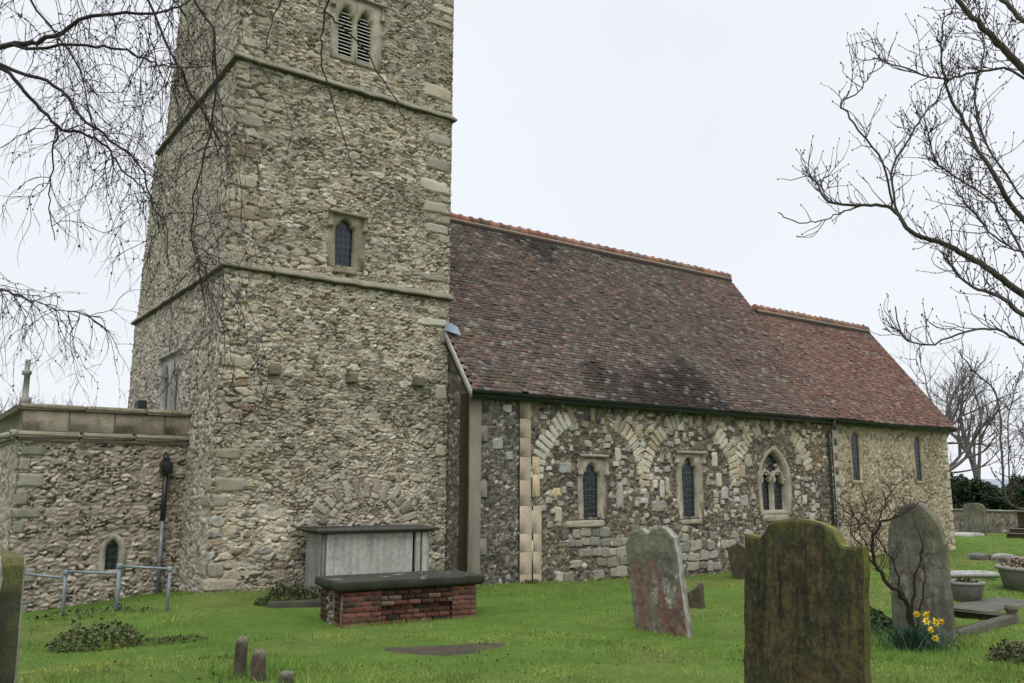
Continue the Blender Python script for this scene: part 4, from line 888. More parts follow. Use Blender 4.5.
# ---- brick chest tomb
def brick_tomb():
    W_, D_, H_ = 2.28, .80, .60
    bx, by = 5.57, 12.0; bz = -.55
    t = thing('brick_tomb', (bx, by, bz), 'low red brick chest tomb under a thick dark mossy slab', 'tomb')
    R = random.Random(5); mb = MB(); BR = [(.165, .062, .041), (.14, .052, .036), (.19, .076, .048), (.105, .046, .033), (.15, .068, .048), (.065, .04, .03)]
    def bricks(x0, x1, y, z0, z1, axis, nrm, proud):
        z = z0; k = 0
        while z < z1 - .02:
            x = x0 - (.11 if k % 2 else 0)
            while x < x1 - .02:
                a, b = max(x, x0), min(x + .215, x1)
                if b - a > .03:
                    c = np.array(R.choice(BR)) * R.uniform(.75, 1.2); c = c * (.5 if R.random() < .2 else 1)
                    if z < z0 + .15 and R.random() < .35: c = c * .5 + C3(.09, .085, .06)
                    p = proud + R.uniform(-.004, .004)
                    if axis == 'x': mb.box(bx + a, bx + b, by - p, by + .1, bz + z, bz + z + .062, 0, c, .006)
                    else: mb.box(bx - p, bx + .1, by + a, by + b, bz + z, bz + z + .062, 0, c, .006)
                x += .226
            z += .0755; k += 1
    z0 = -.23
    bricks(0, .62, 0, z0, H_, 'x', 0, .045); bricks(W_ - .45, W_, 0, z0, H_, 'x', 0, .045); bricks(.62, W_ - .45, 0, z0, .37, 'x', 0, -.015); bricks(.62, W_ - .45, 0, .37, H_, 'x', 0, .04)
    bricks(.0, .24, 0, z0, H_, 'y', 0, .03); bricks(.52, D_, 0, z0, H_, 'y', 0, .03)
    mb.build('brickwork', M['brick'], t)
    m = MB(); MC = (.13, .11, .08); m.box(bx - .018, bx + W_ - .01, by + .046, by + D_, bz + z0, bz + H_ - .02, 0, MC); m.box(bx - .015, bx + .61, by - .034, by + .045, bz + z0, bz + H_ - .02, 0, MC); m.box(bx + W_ - .44, bx + W_ - .012, by - .034, by + .045, bz + z0, bz + H_ - .02, 0, MC); m.build('mortar_core', M['brick'], t)
    f = MB()
    for i in range(26): f.pillow((bx - .03, by, bz), EY, EZ, -EX, R.uniform(.28, .5), R.uniform(-.1, .52), .09, .07, 0, .02, .02, col=np.array(R.choice([(.06, .06, .055), (.12, .105, .08), (.2, .18, .14)])), r=5, seed=i)
    f.build('flint_panel', M['wall'], t, smooth=True)
    # slab: grid top with chipped edges
    nx, ny = 110, 44; T, Q = np.meshgrid(np.linspace(-.1, W_ + .09, nx), np.linspace(-.12, D_ + .1, ny))
    def slabc(X, Y, top):
        n = fbm(X * 5, Y * 5, 4, 5); c = np.broadcast_to(C3(.035, .036, .026), X.shape + (3,)) * (.6 + .8 * n)[..., None]
        c = mixc(c, (.07, .085, .025), sst(.5, .66, fbm(X * 3 + 7, Y * 3, 4, 6)) * sst(.9, .1, X) * .8)
        return mixc(c, (.36, .35, .32), sst(.74, .78, fbm(X * 5 + 1, Y * 9, 3, 8)) * (.5 if top else 0))
    rim = np.minimum(np.minimum(T + .1, W_ + .09 - T), np.minimum(Q + .12, D_ + .1 - Q)); Zt = H_ + .155 - .010 * (1 - sst(0, .03, rim)) + .010 * (fbm(T * 7, Q * 7, 4, 9) - .5)
    V = np.stack([bx + T, by + Q, bz + Zt], -1).reshape(-1, 3); idx = np.arange(T.size).reshape(T.shape)
    F = [np.stack([idx[:-1, :-1], idx[:-1, 1:], idx[1:, 1:], idx[1:, :-1]], -1).reshape(-1, 4)]; c = slabc(T, Q, True).reshape(-1, 3)
    loop = np.concatenate([idx[0], idx[1:, -1], idx[-1, ::-1][1:], idx[::-1, 0][1:]]); b0 = len(V); k = len(loop)
    rows = []; lv = V[loop]; cen = C3(bx + W_ / 2, by + D_ / 2, 0)
    for dz, s in ((0, 0), (-.012, .006), (-.105, .004), (-.112, -.004), (-.145, -.06), (-.145, -.3)):
        p = lv.copy(); p[:, 2] = bz + H_ + .155 - .010 + dz; d = p - cen; d[:, 2] = 0
        p[:, 0] += np.sign(d[:, 0]) * s * (np.abs(d[:, 0]) > W_ / 2 + .05); p[:, 1] += np.sign(d[:, 1]) * s * (np.abs(d[:, 1]) > D_ / 2 + .05)
        p[:, :2] += (.010 * (vn(p[:, 0] * 9, p[:, 1] * 9 + dz * 30, 4) - .5))[:, None]; rows.append(p)
    V = np.concatenate([V] + rows); F.append(np.concatenate([np.stack([b0 + i * k + np.arange(k - 1), b0 + (i + 1) * k + np.arange(k - 1), b0 + (i + 1) * k + np.arange(1, k), b0 + i * k + np.arange(1, k)], -1) for i in range(5)]))
    c = np.concatenate([c, np.tile(slabc(lv[:, 0] - bx, lv[:, 1] - by, False), (6, 1))])
    mesh('capping_slab', V, F, M['slab'], t, c, smooth=False)
    t.rotation_euler = (0, .008, -.06)
brick_tomb()

# ---- pale chest tomb against the tower
def chest_tomb():
    x0, x1, y0, y1 = 6.56, 8.96, 15.18, 15.98; z0, z1 = -.38, .69
    t = thing('chest_tomb', (7.67, 15.5, z0), 'pale grey stone chest tomb with a thin dark top beneath the blocked tower arch', 'tomb')
    def face(name, a, b, mbx, col, seed):
        n = (int((b[0] - a[0]) / .03) + 2, int((b[1] - a[1]) / .03) + 2)
        return None
    def streak(p, s): return C3(.42, .41, .38) * (.62 + .6 * fbm(np.array(p[0] * 14), np.array(p[2] * 1.2 + s), 4, 5)) * (.8 + .4 * fbm(np.array(p[0] * 3), np.array(p[2] * 3), 3, 6))
    def gridface(mb, X0, X1, Y, Z0, Z1, axis='x'):
        nx = max(2, int((X1 - X0) / .03)); nz = max(2, int((Z1 - Z0) / .04)); V = []
        for j in range(nz + 1):
            for i in range(nx + 1):
                a = X0 + (X1 - X0) * i / nx; z = Z0 + (Z1 - Z0) * j / nz; V.append((a, Y, z) if axis == 'x' else (Y, a, z))
        F = [(j * (nx + 1) + i, j * (nx + 1) + i + 1, (j + 1) * (nx + 1) + i + 1, (j + 1) * (nx + 1) + i) for j in range(nz) for i in range(nx)]
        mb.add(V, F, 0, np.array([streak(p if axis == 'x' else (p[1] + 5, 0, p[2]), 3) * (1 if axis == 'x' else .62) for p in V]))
    mb = MB()
    for a, b in ((x0 + .32, x1 - .42),): mb.box(a, b, y0 + .03, y0 + .1, z0 - .2, z1, 0, (.36, .35, .32)); gridface(mb, a, b, y0 + .027, z0 - .2, z1)
    mb.build('front_panel', M['slab'], t)
    for a, b in ((x0 + .14, x0 + .31), (x1 - .38, x1 - .25), (x1 - .23, x1 - .08)):
        mb = MB(); mb.box(a, b, y0 + .0, y0 + .12, z0 - .2, z1, 0, (.33, .32, .29), .012); gridface(mb, a + .012, b - .012, y0 - .003, z0 - .2, z1 - .01); mb.build('pilaster', M['slab'], t)
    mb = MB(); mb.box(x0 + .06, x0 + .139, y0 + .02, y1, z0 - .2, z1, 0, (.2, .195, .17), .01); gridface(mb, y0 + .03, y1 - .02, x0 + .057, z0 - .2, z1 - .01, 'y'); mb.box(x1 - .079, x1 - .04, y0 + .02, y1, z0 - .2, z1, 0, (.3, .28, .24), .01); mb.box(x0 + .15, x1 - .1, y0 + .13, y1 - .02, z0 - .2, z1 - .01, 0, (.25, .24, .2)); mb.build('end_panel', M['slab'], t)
    mb = MB(); mb.box(x0 - .13, x1 + .1, y0 - .16, y1 + .1, z1 + .035, z1 + .10, 0, (.06, .058, .048), .025); mb.box(x0 - .02, x1 + .0, y0 - .07, y1 + .02, z1 + .001, z1 + .034, 0, (.10, .095, .08), .012); mb.build('top_slab', M['slab'], t)
    t.rotation_euler = (0, .006, -.015)
chest_tomb()

# ---- tubular handrail stepping down beside the low block
def railing():
    P = [(1.72, 16.3), (2.42, 15.62), (3.13, 15.18), (3.80, 14.72)]; hz = [.13, .20, .30, .255]
    t = thing('handrail', (2.5, 13.7, -.4), 'grey tubular handrail with three posts in front of the low block', 'handrail')
    for i, (x, y) in enumerate(P):
        if i == 0: continue
        top = hz[i] + .02; mb = MB(); r = (.030, .034, .026)[i - 1]
        mb.tube([(x, y, g1(x, y) - .25), (x, y, top)], r, 10); mb.lathe([(r + .018, -.03), (r + .02, 0), (r + .012, .035), (0, .04)], (x, y, top - .01), 10)
        if i == 2: mb.tube([(x, y, -.2), (x + .04, y, -.32), (x + .13, y - .03, g1(x, y) - .1)], .02, 8)
        mb.build('post', M['galv'], t)
    for (a, b, za, zb) in ((0, 1, .19, .12), (1, 2, .225, .185), (2, 3, .305, .26)):
        mb = MB(); mb.tube([(*P[a], za), (*P[b], zb)], .021, 8); mb.build('rail', M['galv'], t)
    mb = MB(); mb.tube([(*P[0], g1(*P[0]) - .3), (*P[0], .21)], .03, 8); mb.build('post', M['galv'], t)
railing()

def slab_obj(name, x0, x1, y0, y1, z0, z1, col, label, cat, seed=0, step=.05, bev=.02, rot=0., m='slab', moss=.3):
    nx = max(3, int((x1 - x0) / step)); ny = max(3, int((y1 - y0) / step)); T, Q = np.meshgrid(np.linspace(x0, x1, nx), np.linspace(y0, y1, ny))
    rim = np.minimum(np.minimum(T - x0, x1 - T), np.minimum(Q - y0, y1 - Q)); Z = z1 - bev * (1 - sst(0, bev * 2, rim)) + bev * .5 * (fbm(T * 4, Q * 4, 3, seed) - .5)
    c = np.broadcast_to(C3(*col), T.shape + (3,)) * (.6 + .8 * fbm(T * 4, Q * 4, 4, seed + 1))[..., None]; c = mixc(c, (.06, .075, .025), sst(.5, .7, fbm(T * 2, Q * 2, 4, seed + 2)) * moss)
    V = np.stack([T, Q, Z], -1).reshape(-1, 3); idx = np.arange(T.size).reshape(T.shape); F = [np.stack([idx[:-1, :-1], idx[:-1, 1:], idx[1:, 1:], idx[1:, :-1]], -1).reshape(-1, 4)]
    loop = np.concatenate([idx[0], idx[1:, -1], idx[-1, ::-1][1:], idx[::-1, 0][1:]]); k = len(loop); b0 = len(V); lo = V[loop].copy(); lo[:, 2] = z0
    V = np.concatenate([V, lo]); F.append(np.stack([loop[:-1], b0 + np.arange(k - 1), b0 + np.arange(1, k), loop[1:]], -1)); c = np.concatenate([c.reshape(-1, 3), c.reshape(-1, 3)[loop] * .8])
    o = mesh(name, V, F, M[m], None, c); o.rotation_euler.z = rot; return tag(o, label, cat)
gz = g1(5.0, 8.05); slab_obj('ledger_stone', 4.45, 5.80, 7.9, 8.55, gz - .2, gz + .012, (.05, .041, .026), 'sunken ledger stone lying flat in the lawn before the brick tomb', 'ledger stone', 3, rot=-.35, moss=.9)
gz = g1(5.75, 14.1); slab_obj('kerb_stone', 5.2, 6.15, 13.85, 14.05, gz - .2, gz + .10, (.04, .038, .028), 'dark tilted kerb stone with weeds left of the brick tomb', 'kerb stone', 5, rot=-.35)
# grave with kerbs at the right
def kerbed_grave():
    z = -.10; t = thing('kerbed_grave', (11, 5.4, z), 'grave bordered by low mossy kerbs right of the daffodils', 'grave')
    for a, b, w in (((10.1, 5.27), (11.9, 5.45), .12), ((10.0, 6.1), (11.85, 6.28), .12), ((11.9, 5.5), (11.84, 6.22), .12)):
        mb = MB(); L = math.dist(a, b); mb.box(0, L, -w / 2, w / 2, -.2, .10, 0, (.075, .075, .05), .025); an = math.atan2(b[1] - a[1], b[0] - a[0])
        mb.v = [(a[0] + x * math.cos(an) - y * math.sin(an), a[1] + x * math.sin(an) + y * math.cos(an), z + q) for x, y, q in mb.v]; mb.build('kerb', M['slab'], t)
    for x, y in ((11.93, 5.45), (11.87, 6.3)):
        mb = MB(); mb.lathe([(.07, -.1), (.075, .09), (.055, .11), (.075, .14), (.085, .17), (.07, .21), (0, .23)], (x, y, z), 12, 0, (.10, .09, .07)); mb.build('corner_post', M['slab'], t, smooth=True)
kerbed_grave()
gz = -.07; slab_obj('flat_grave_slab', 12.25, 14.0, 5.95, 6.6, gz - .2, gz + .02, (.085, .08, .065), 'flat grey grave slab between the pot and the tub of flowers', 'grave slab', 7, moss=.2)
def pot(x, y, r0, r1, h, label, col, cat='planter'):
    z = g1(x, y) - .01; t = thing('planter', (x, y, z), label, cat)
    mb = MB(); mb.lathe([(0, 0), (r0, 0), (r0 + (r1 - r0) * .8, h * .8), (r1 * .99, h * .86), (r1 * 1.05, h * .88), (r1 * 1.05, h * .98), (r1, h), (r1 * .88, h), (r1 * .86, h * .8)], (x, y, z), 30, 0, (.20, .195, .175)); mb.build('bowl', M['slab'], t, smooth=False)
    mb = MB(); mb.lathe([(r1 * .87, h * .86), (r1 * .5, h * .92), (0, h * .93)], (x, y, z), 20, 0, (.03, .024, .018)); mb.build('soil', M['turf'], t)
    return z
pz = pot(13.4, 6.75, .19, .26, .30, 'small grey stone pot beside the tall round topped headstone', (.2, .2, .18)); tz = pot(17.0, 7.3, .50, .60, .42, 'wide grey concrete tub of pink flowers at the right edge', (.2, .2, .18))
mb = MB()
for a, b in (((17.6, 9.6), (18.6, 9.0)), ((17.2, 9.2), (17.6, 9.6)), ((17.2, 9.2), (18.2, 8.5)), ((18.2, 8.5), (18.6, 9.0))):
    mb.tube([(*a, g1(*a) + .1), (*b, g1(*b) + .1)], .06, 4, 0, (.30, .295, .27))
o = mb.build('grave_kerb', M['slab']); tag(o, 'pale stone kerb frame in the grass behind the small pot', 'grave kerb')
R = random.Random(44)
for i, (x, y) in enumerate(((25.0, 12.2), (25.35, 11.75), (24.9, 11.4), (24.7, 11.0))):
    mb = MB(); mb.pillow((x, y - .15, g1(x, y)), EX, EZ, NS, 0, .05, .6, .26, 0, .12, .2, col=np.array([(.12, .12, .10), (.27, .265, .25), (.15, .14, .12), (.20, .20, .19)][i]), r=9, seed=i, rough=.15)
    mb.pillow((x, y + .1, g1(x, y)), EX, EY, EZ, 0, -.1, .6, .4, 0, .16, .3, col=(.16, .155, .13), r=9, seed=i, rough=.15)
    tag(mb.build('rough_stone', M['slab'], smooth=True), ['darkest rough stone, left end of the row of stones in the far grass', 'whitest rough stone second in the row in the far grass', 'brown grey rough stone third in the row in the far grass', 'light grey rough stone, right end of the row in the far grass'][i], 'rough stone', 'row of rough stones in the far grass')
headstone('headstone', (39.5, 19.25, g1(39.5, 19.25) - .05), .95, 1.46, lambda t: .93 + .07 * np.cos(t * 1.57) - .06 * sst(.8, 1, np.abs(t)), .14, c_grey, 'distant grey headstone standing alone in front of the flint boundary wall', step=.05, seed=20)
gz = g1(39.2, 18.9); slab_obj('grave_slab', 37.6, 39.1, 18.7, 19.7, gz - .1, gz + .12, (.33, .32, .29), 'pale flat slab before the distant lone headstone', 'grave slab', 8, step=.1)
PX, PY = 39.2, 16.75
t = thing('pedestal_tomb', (PX, PY, -.5), 'distant stepped pedestal tomb near the right edge', 'tomb'); gz = g1(PX, PY)
for nm, r, a, b, cc in (('step', .75, -.1, .22, (.12, .095, .075)), ('step', .66, .223, .42, (.13, .105, .085)), ('pedestal', .40, .423, 1.05, (.13, .115, .09)), ('cornice', .46, 1.053, 1.15, (.14, .125, .10)), ('finial', .16, 1.153, 1.4, (.14, .13, .11))):
    mb = MB(); mb.box(PX - r, PX + r, PY - r, PY + r, gz + a, gz + b, 0, cc, .04); mb.build(nm, M['slab'], t)
# flint boundary wall
def bwall():
    a, b = C3(44.2, 33, 0), C3(44.2, 2, 0)
    ud = (b - a) / np.linalg.norm(b - a); L = np.linalg.norm(b - a)
    V, F, c = panel((44.2, 33, -.7), -EY, -EX, 0, L, -.5, 1.0, .09, 'flint', 88, hmul=1.5)
    m = MB(); R = random.Random(3); x = 0
    while x < L: l = R.uniform(.35, .6); m.box(44.14, 44.6, 33 - x - l + .01, 33 - x, .30 + R.uniform(0, .04), .42 + R.uniform(0, .03), 0, np.array((.24, .23, .19)) * R.uniform(.8, 1.3), .03); x += l
    m.box(44.22, 44.55, 2, 33, -1.3, .3, 0, (.2, .2, .17))
    v2, f2, c2 = np.array(m.v), m.f, np.array(m.c)
    fs = [tuple(f) for f in F] + [tuple(len(V) + i for i in f) for f in f2]
    tag(mesh('boundary_wall', np.concatenate([V, v2]), fs, M['wall'], None, np.concatenate([c, c2])), 'long flint boundary wall with a pale coping beyond the churchyard', 'wall')
bwall()
# ================================================================== PLANTS
class TB:
    """many tapering twigs in one mesh"""
    def __init__(s): s.V = []; s.F = []; s.C = []; s.n = 0
    def tube(s, P, r0, r1, col, k=5):
        P = np.asarray(P, float); n = len(P); T = np.gradient(P, axis=0); T /= np.linalg.norm(T, axis=1)[:, None] + 1e-9
        ref = C3(.31, .87, .38); A = np.cross(T, ref); A /= np.linalg.norm(A, axis=1)[:, None] + 1e-9; B = np.cross(T, A)
        th = np.arange(k) * 2 * math.pi / k; rr = (r0 + (r1 - r0) * np.linspace(0, 1, n))[:, None, None]
        V = P[:, None] + rr * (A[:, None] * np.cos(th)[None, :, None] + B[:, None] * np.sin(th)[None, :, None])
        i = np.arange(n - 1)[:, None] * k; j = np.arange(k)[None]; j2 = (j + 1) % k
        F = np.stack([i + j, i + j2, i + k + j2, i + k + j], -1).reshape(-1, 4) + s.n
        s.V.append(V.reshape(-1, 3)); s.F.append(F); s.C.append(np.tile(np.array(col, float), (n * k, 1)) * (.8 + .4 * random.random())); s.n += n * k
    def blob(s, p, r, col):
        d = np.array([(1, 0, 0), (-1, 0, 0), (0, 1, 0), (0, -1, 0), (0, 0, 1.5), (0, 0, -1.5)], float) * r + np.asarray(p)
        s.V.append(d); s.F.append(np.array([(0, 2, 4, 4), (2, 1, 4, 4), (1, 3, 4, 4), (3, 0, 4, 4), (2, 0, 5, 5), (1, 2, 5, 5), (3, 1, 5, 5), (0, 3, 5, 5)])[:, :3].repeat(1, 0)); s.C.append(np.tile(np.array(col, float), (6, 1))); s.n += 6
        s.F[-1] = s.F[-1] + s.n - 6
    def build(s, name, m, parent=None, origin=None):
        return mesh(name, np.concatenate(s.V), [f for f in s.F], m, parent, np.concatenate(s.C), smooth=False, origin=origin)
def smooth_path(P, rnd, wob=.02, sub=4):
    P = np.array(P, float); n = len(P)
    if n < 3: P = np.array([P[0], (P[0] + P[-1]) / 2, P[-1]]); n = 3
    out = []
    for i in range(n - 1):
        a, b, c, d = P[max(i - 1, 0)], P[i], P[i + 1], P[min(i + 2, n - 1)]
        for t in np.linspace(0, 1, sub, endpoint=False):
            out.append(.5 * ((2 * b) + (c - a) * t + (2 * a - 5 * b + 4 * c - d) * t * t + (3 * b - a - 3 * c + d) * t ** 3) + np.array([rnd.gauss(0, wob) for _ in range(3)]) * (1 if t else .3))
    out.append(P[-1]); return np.array(out)
def wander(rnd, p, d, L, n, wob, trop):
    P = [np.array(p, float)]; d = np.array(d, float); d /= np.linalg.norm(d) + 1e-9
    for i in range(n):
        d = d + np.array([rnd.gauss(0, wob) for _ in range(3)]) + np.array(trop); d /= np.linalg.norm(d); P.append(P[-1] + d * L / n)
    return np.array(P)
def rdir(rnd): v = np.array([rnd.gauss(0, 1) for _ in range(3)]); return v / np.linalg.norm(v)

B_BR = [
  [(-1.37,9.50,6.44),(-0.43,8.73,5.10),(0.37,7.76,5.19),(0.66,7.53,5.27),(0.95,7.29,5.44),(1.38,7.19,5.58),(1.66,7.20,5.78),(2.02,7.01,6.04)],
  [(0.37,7.76,5.19),(0.86,7.29,5.16),(1.14,6.97,5.07),(1.35,6.84,4.98),(1.49,6.75,4.94),(1.77,6.54,4.95)],
  [(-1.37,9.50,6.44),(-0.33,8.45,5.52),(0.37,7.55,4.95),(0.72,7.22,4.74),(0.91,7.02,4.47),(1.11,6.91,4.28),(1.29,6.81,4.12),(1.41,6.78,3.86),(1.51,6.76,3.63)],
  [(-0.04,8.04,5.25),(0.38,7.67,4.97),(0.60,7.56,4.74),(0.81,7.45,4.50),(1.00,7.33,4.44),(1.16,7.24,4.34),(1.26,7.20,4.16),(1.40,7.13,4.04),(1.51,7.07,3.92)],
  [(0.81,7.45,4.50),(0.80,7.52,4.23),(0.82,7.57,3.91),(0.88,7.59,3.59)],
  [(-1.31,10.33,4.64),(0.01,9.57,3.69),(0.65,9.17,3.44),(0.82,9.05,3.38),(1.01,8.94,3.30),(1.44,8.65,3.18)],
  [(-1.37,9.50,6.44),(0.28,7.96,6.34),(1.15,7.01,6.07),(1.88,6.47,6.15),(2.56,6.21,6.20),(3.29,5.95,6.16)],
  [(1.88,6.47,6.15),(2.47,6.09,5.91),(2.52,6.16,5.42),(2.54,6.21,5.09),(2.66,6.20,4.69),(2.82,6.18,4.24)],
  [(2.51,6.15,5.50),(2.67,6.07,5.34),(2.87,5.97,5.10),(3.10,5.89,4.69),(3.18,5.87,4.49)],
  [(1.88,6.47,6.15),(2.16,6.35,5.75),(2.17,6.42,5.38),(2.15,6.49,5.11)],
  [(1.15,7.01,6.07),(1.39,6.76,5.23),(1.59,6.70,4.83),(1.72,6.54,4.51),(1.90,6.47,4.24)],
  [(1.15,7.01,6.07),(1.50,6.39,5.43),(1.72,6.34,4.90),(1.72,6.48,4.20),(1.69,6.63,3.59),(1.84,6.64,3.05)],
  [(0.28,7.96,6.34),(0.55,7.78,5.69),(0.78,7.56,5.30),(0.97,7.39,4.84),(1.10,7.42,4.27)],
]
R_BR = [
  [(7.88,1.94,2.27),(7.24,2.43,2.72),(6.90,2.85,3.09),(6.68,2.97,3.27),(6.60,3.12,3.42),(6.43,3.23,3.52),(6.25,3.34,3.59),(6.19,3.46,3.81),(6.02,3.58,3.83),(5.78,3.75,3.85),(5.78,3.84,4.04),(5.67,3.89,4.15)],
  [(7.88,1.94,2.27),(7.19,2.48,2.64),(6.70,2.78,2.90),(6.56,2.86,3.02),(6.48,3.02,3.12),(6.45,3.14,3.27),(6.45,3.23,3.45)],
  [(7.88,1.94,2.27),(7.18,2.34,2.77),(6.63,2.69,3.59),(6.44,2.77,3.89),(6.34,2.88,4.28),(6.19,2.94,4.56),(6.10,2.93,4.87),(6.19,2.92,5.24)],
  [(7.88,1.94,2.27),(7.13,2.15,3.86),(6.42,2.50,4.64),(6.27,2.57,4.81),(6.13,2.64,4.96),(6.00,2.70,5.11),(5.88,2.75,5.29)],
  [(7.13,2.15,3.86),(6.41,2.26,4.62),(6.18,2.37,4.89),(6.04,2.45,5.04),(5.92,2.49,5.21)],
  [(6.19,3.46,3.81),(6.01,3.40,4.12),(5.80,3.49,4.42),(5.70,3.53,4.58),(5.80,3.44,4.67),(5.86,3.37,4.81)],
  [(6.26,3.43,3.71),(6.17,3.43,4.07),(6.26,3.30,4.36),(6.33,3.22,4.53),(6.42,3.12,4.69),(6.46,3.05,4.89)],
  [(6.89,2.19,3.89),(6.63,2.59,4.68),(6.36,2.77,4.73),(6.18,2.92,4.67),(6.01,3.03,4.70),(5.93,3.19,4.82),(5.78,3.29,4.88)],
  [(7.90,1.96,2.12),(7.38,2.50,2.47),(6.94,2.90,2.71),(6.76,3.01,2.83),(6.56,3.15,2.81),(6.34,3.33,2.71),(6.19,3.43,2.77),(6.11,3.44,3.00)],
  [(6.02,3.58,3.83),(5.87,3.71,3.76),(5.72,3.83,3.70),(5.59,3.92,3.70),(5.47,3.99,3.77)],
  [(7.14,2.88,3.91),(6.88,2.99,4.30),(6.75,3.01,4.70),(6.77,2.91,5.09),(6.70,2.90,5.37)],
  [(7.18,2.78,3.07),(7.08,2.98,3.67),(6.92,3.04,3.91),(6.81,3.21,4.10),(6.63,3.30,4.26),(6.53,3.31,4.58)],
  [(6.87,2.70,3.33),(6.81,2.95,3.53),(6.74,3.08,3.76),(6.59,3.15,3.95)],
  [(7.90,1.97,2.05),(8.22,2.79,1.78),(8.33,3.40,1.48),(8.05,3.61,1.48),(7.96,3.60,1.82),(7.97,3.59,2.40),(7.78,3.68,2.65),(7.64,3.75,2.83)],
  [(8.06,3.59,1.52),(7.99,3.56,1.87),(7.96,3.50,2.30),(8.01,3.39,2.65)],
]
S_BR = [
  [(9.30,5.31,0.05),(9.15,5.28,0.40),(8.85,5.33,0.63),(8.71,5.37,0.93),(8.65,5.22,1.22),(8.76,4.99,1.36),(8.90,4.72,1.57)],
  [(9.30,5.31,0.05),(9.12,5.18,0.41),(9.03,5.05,0.75),(8.94,4.93,1.02),(8.85,4.94,1.28)],
  [(9.30,5.31,0.05),(9.30,5.17,0.42),(9.20,5.06,0.68)],
  [(9.15,5.28,0.40),(8.90,5.25,0.84),(8.55,5.30,1.17),(8.38,5.39,1.38)],
  [(8.85,5.33,0.63),(8.74,5.47,0.94),(8.53,5.55,1.26),(8.44,5.57,1.48)],
  [(8.65,5.22,1.22),(8.58,5.10,1.49),(8.73,4.95,1.70)],
  [(8.71,5.37,0.93),(8.39,5.30,1.17),(8.43,5.20,1.49)],
]

# ---- birch overhanging from the left, its trunk outside the picture
def birch():
    rnd = random.Random(12); random.seed(1)
    t = thing('birch_tree', (-1.6, 10.2, -.3), 'bare birch tree whose drooping twigs hang in front of the tower at the left', 'tree')
    tr = TB(); base = C3(-1.6, 10.2, -.5); top = C3(-1.1, 9.2, 9.5)
    tr.tube(smooth_path([base, base + C3(.1, -.1, 2.5), base + C3(.3, -.5, 5.5), top], rnd, .03), .19, .07, (.30, .29, .27), 10); tr.build('trunk', M['bark'], t)
    b = TB(); DK = (.035, .027, .028); main = []
    for i, P in enumerate(B_BR):
        n = len(P); s = smooth_path(P, rnd, .012, 5); main.append(s); r = (.030, .016, .022, .021, .008, .016, .03, .011, .009, .009, .012, .012, .012)[i]
        if i in (1, 2, 3): r *= .85
        b.tube(s, r, .0035, DK, 6)
    for j in (0, 2, 5, 6):
        q = B_BR[j][0]; z = min(9, max(2.5, q[2] - .8)); b.tube(smooth_path([base + (top - base) * ((z + .5) / 10), (np.array(q) + base + (top - base) * ((z + .5) / 10)) / 2 + C3(0, 0, .3), q], rnd, .02), .05, .03, DK, 6)
    tw = TB(); TW = (.048, .034, .036)
    def pend(p, d, L, r, lev):
        n = max(4, int(L / .075)); P = wander(rnd, p, d, L, n, .27, (0, 0, -.20)); tw.tube(P, r, .0011, TW, 3)
        if lev <= 0: return
        k = int(L * (5.2 if lev > 1 else 4.2))
        for _ in range(k):
            i = rnd.randrange(1, n); dd = P[i] - P[i - 1]; dd = dd / np.linalg.norm(dd) + .9 * rdir(rnd)
            pend(P[i], dd, rnd.uniform(.08, .42) * (1 if lev > 1 else .6), r * .55, lev - 1)
        for _ in range(int(L * 5)):
            if rnd.random() < .6: i = rnd.randrange(1, n); tw.blob(P[i] + rdir(rnd) * .01, rnd.uniform(.004, .009), DK)
    def along(i, a, b_, n, L, lev=2, r=.0045):
        for _ in range(n):
            s = main[i]; q = s[int(rnd.uniform(a, b_) * (len(s) - 1))]; pend(q, rdir(rnd) + C3(.25, -.15, -.2), rnd.uniform(*L), r, lev)
    along(0, .25, 1, 40, (.4, 1.2)); along(1, 0, 1, 20, (.3, 1.0)); along(2, .4, 1, 24, (.4, 1.2)); along(3, .3, 1, 24, (.4, 1.3)); along(4, 0, 1, 9, (.3, 1.0)); along(5, .3, 1, 44, (.4, 1.2))
    along(6, .2, .72, 42, (.8, 2.7), 2, .005); along(10, .1, 1, 24, (.6, 1.9)); along(11, .1, 1, 36, (.7, 2.1)); along(12, .1, 1, 22, (.5, 1.8))
    along(7, .4, 1, 4, (.08, .25), 0, .003); along(8, .2, 1, 4, (.06, .2), 0, .003); along(9, .3, 1, 2, (.1, .25), 0, .003)
    br = b.build('branches', M['bark'], t); tw.build('twigs', M['bark'], br)
birch()
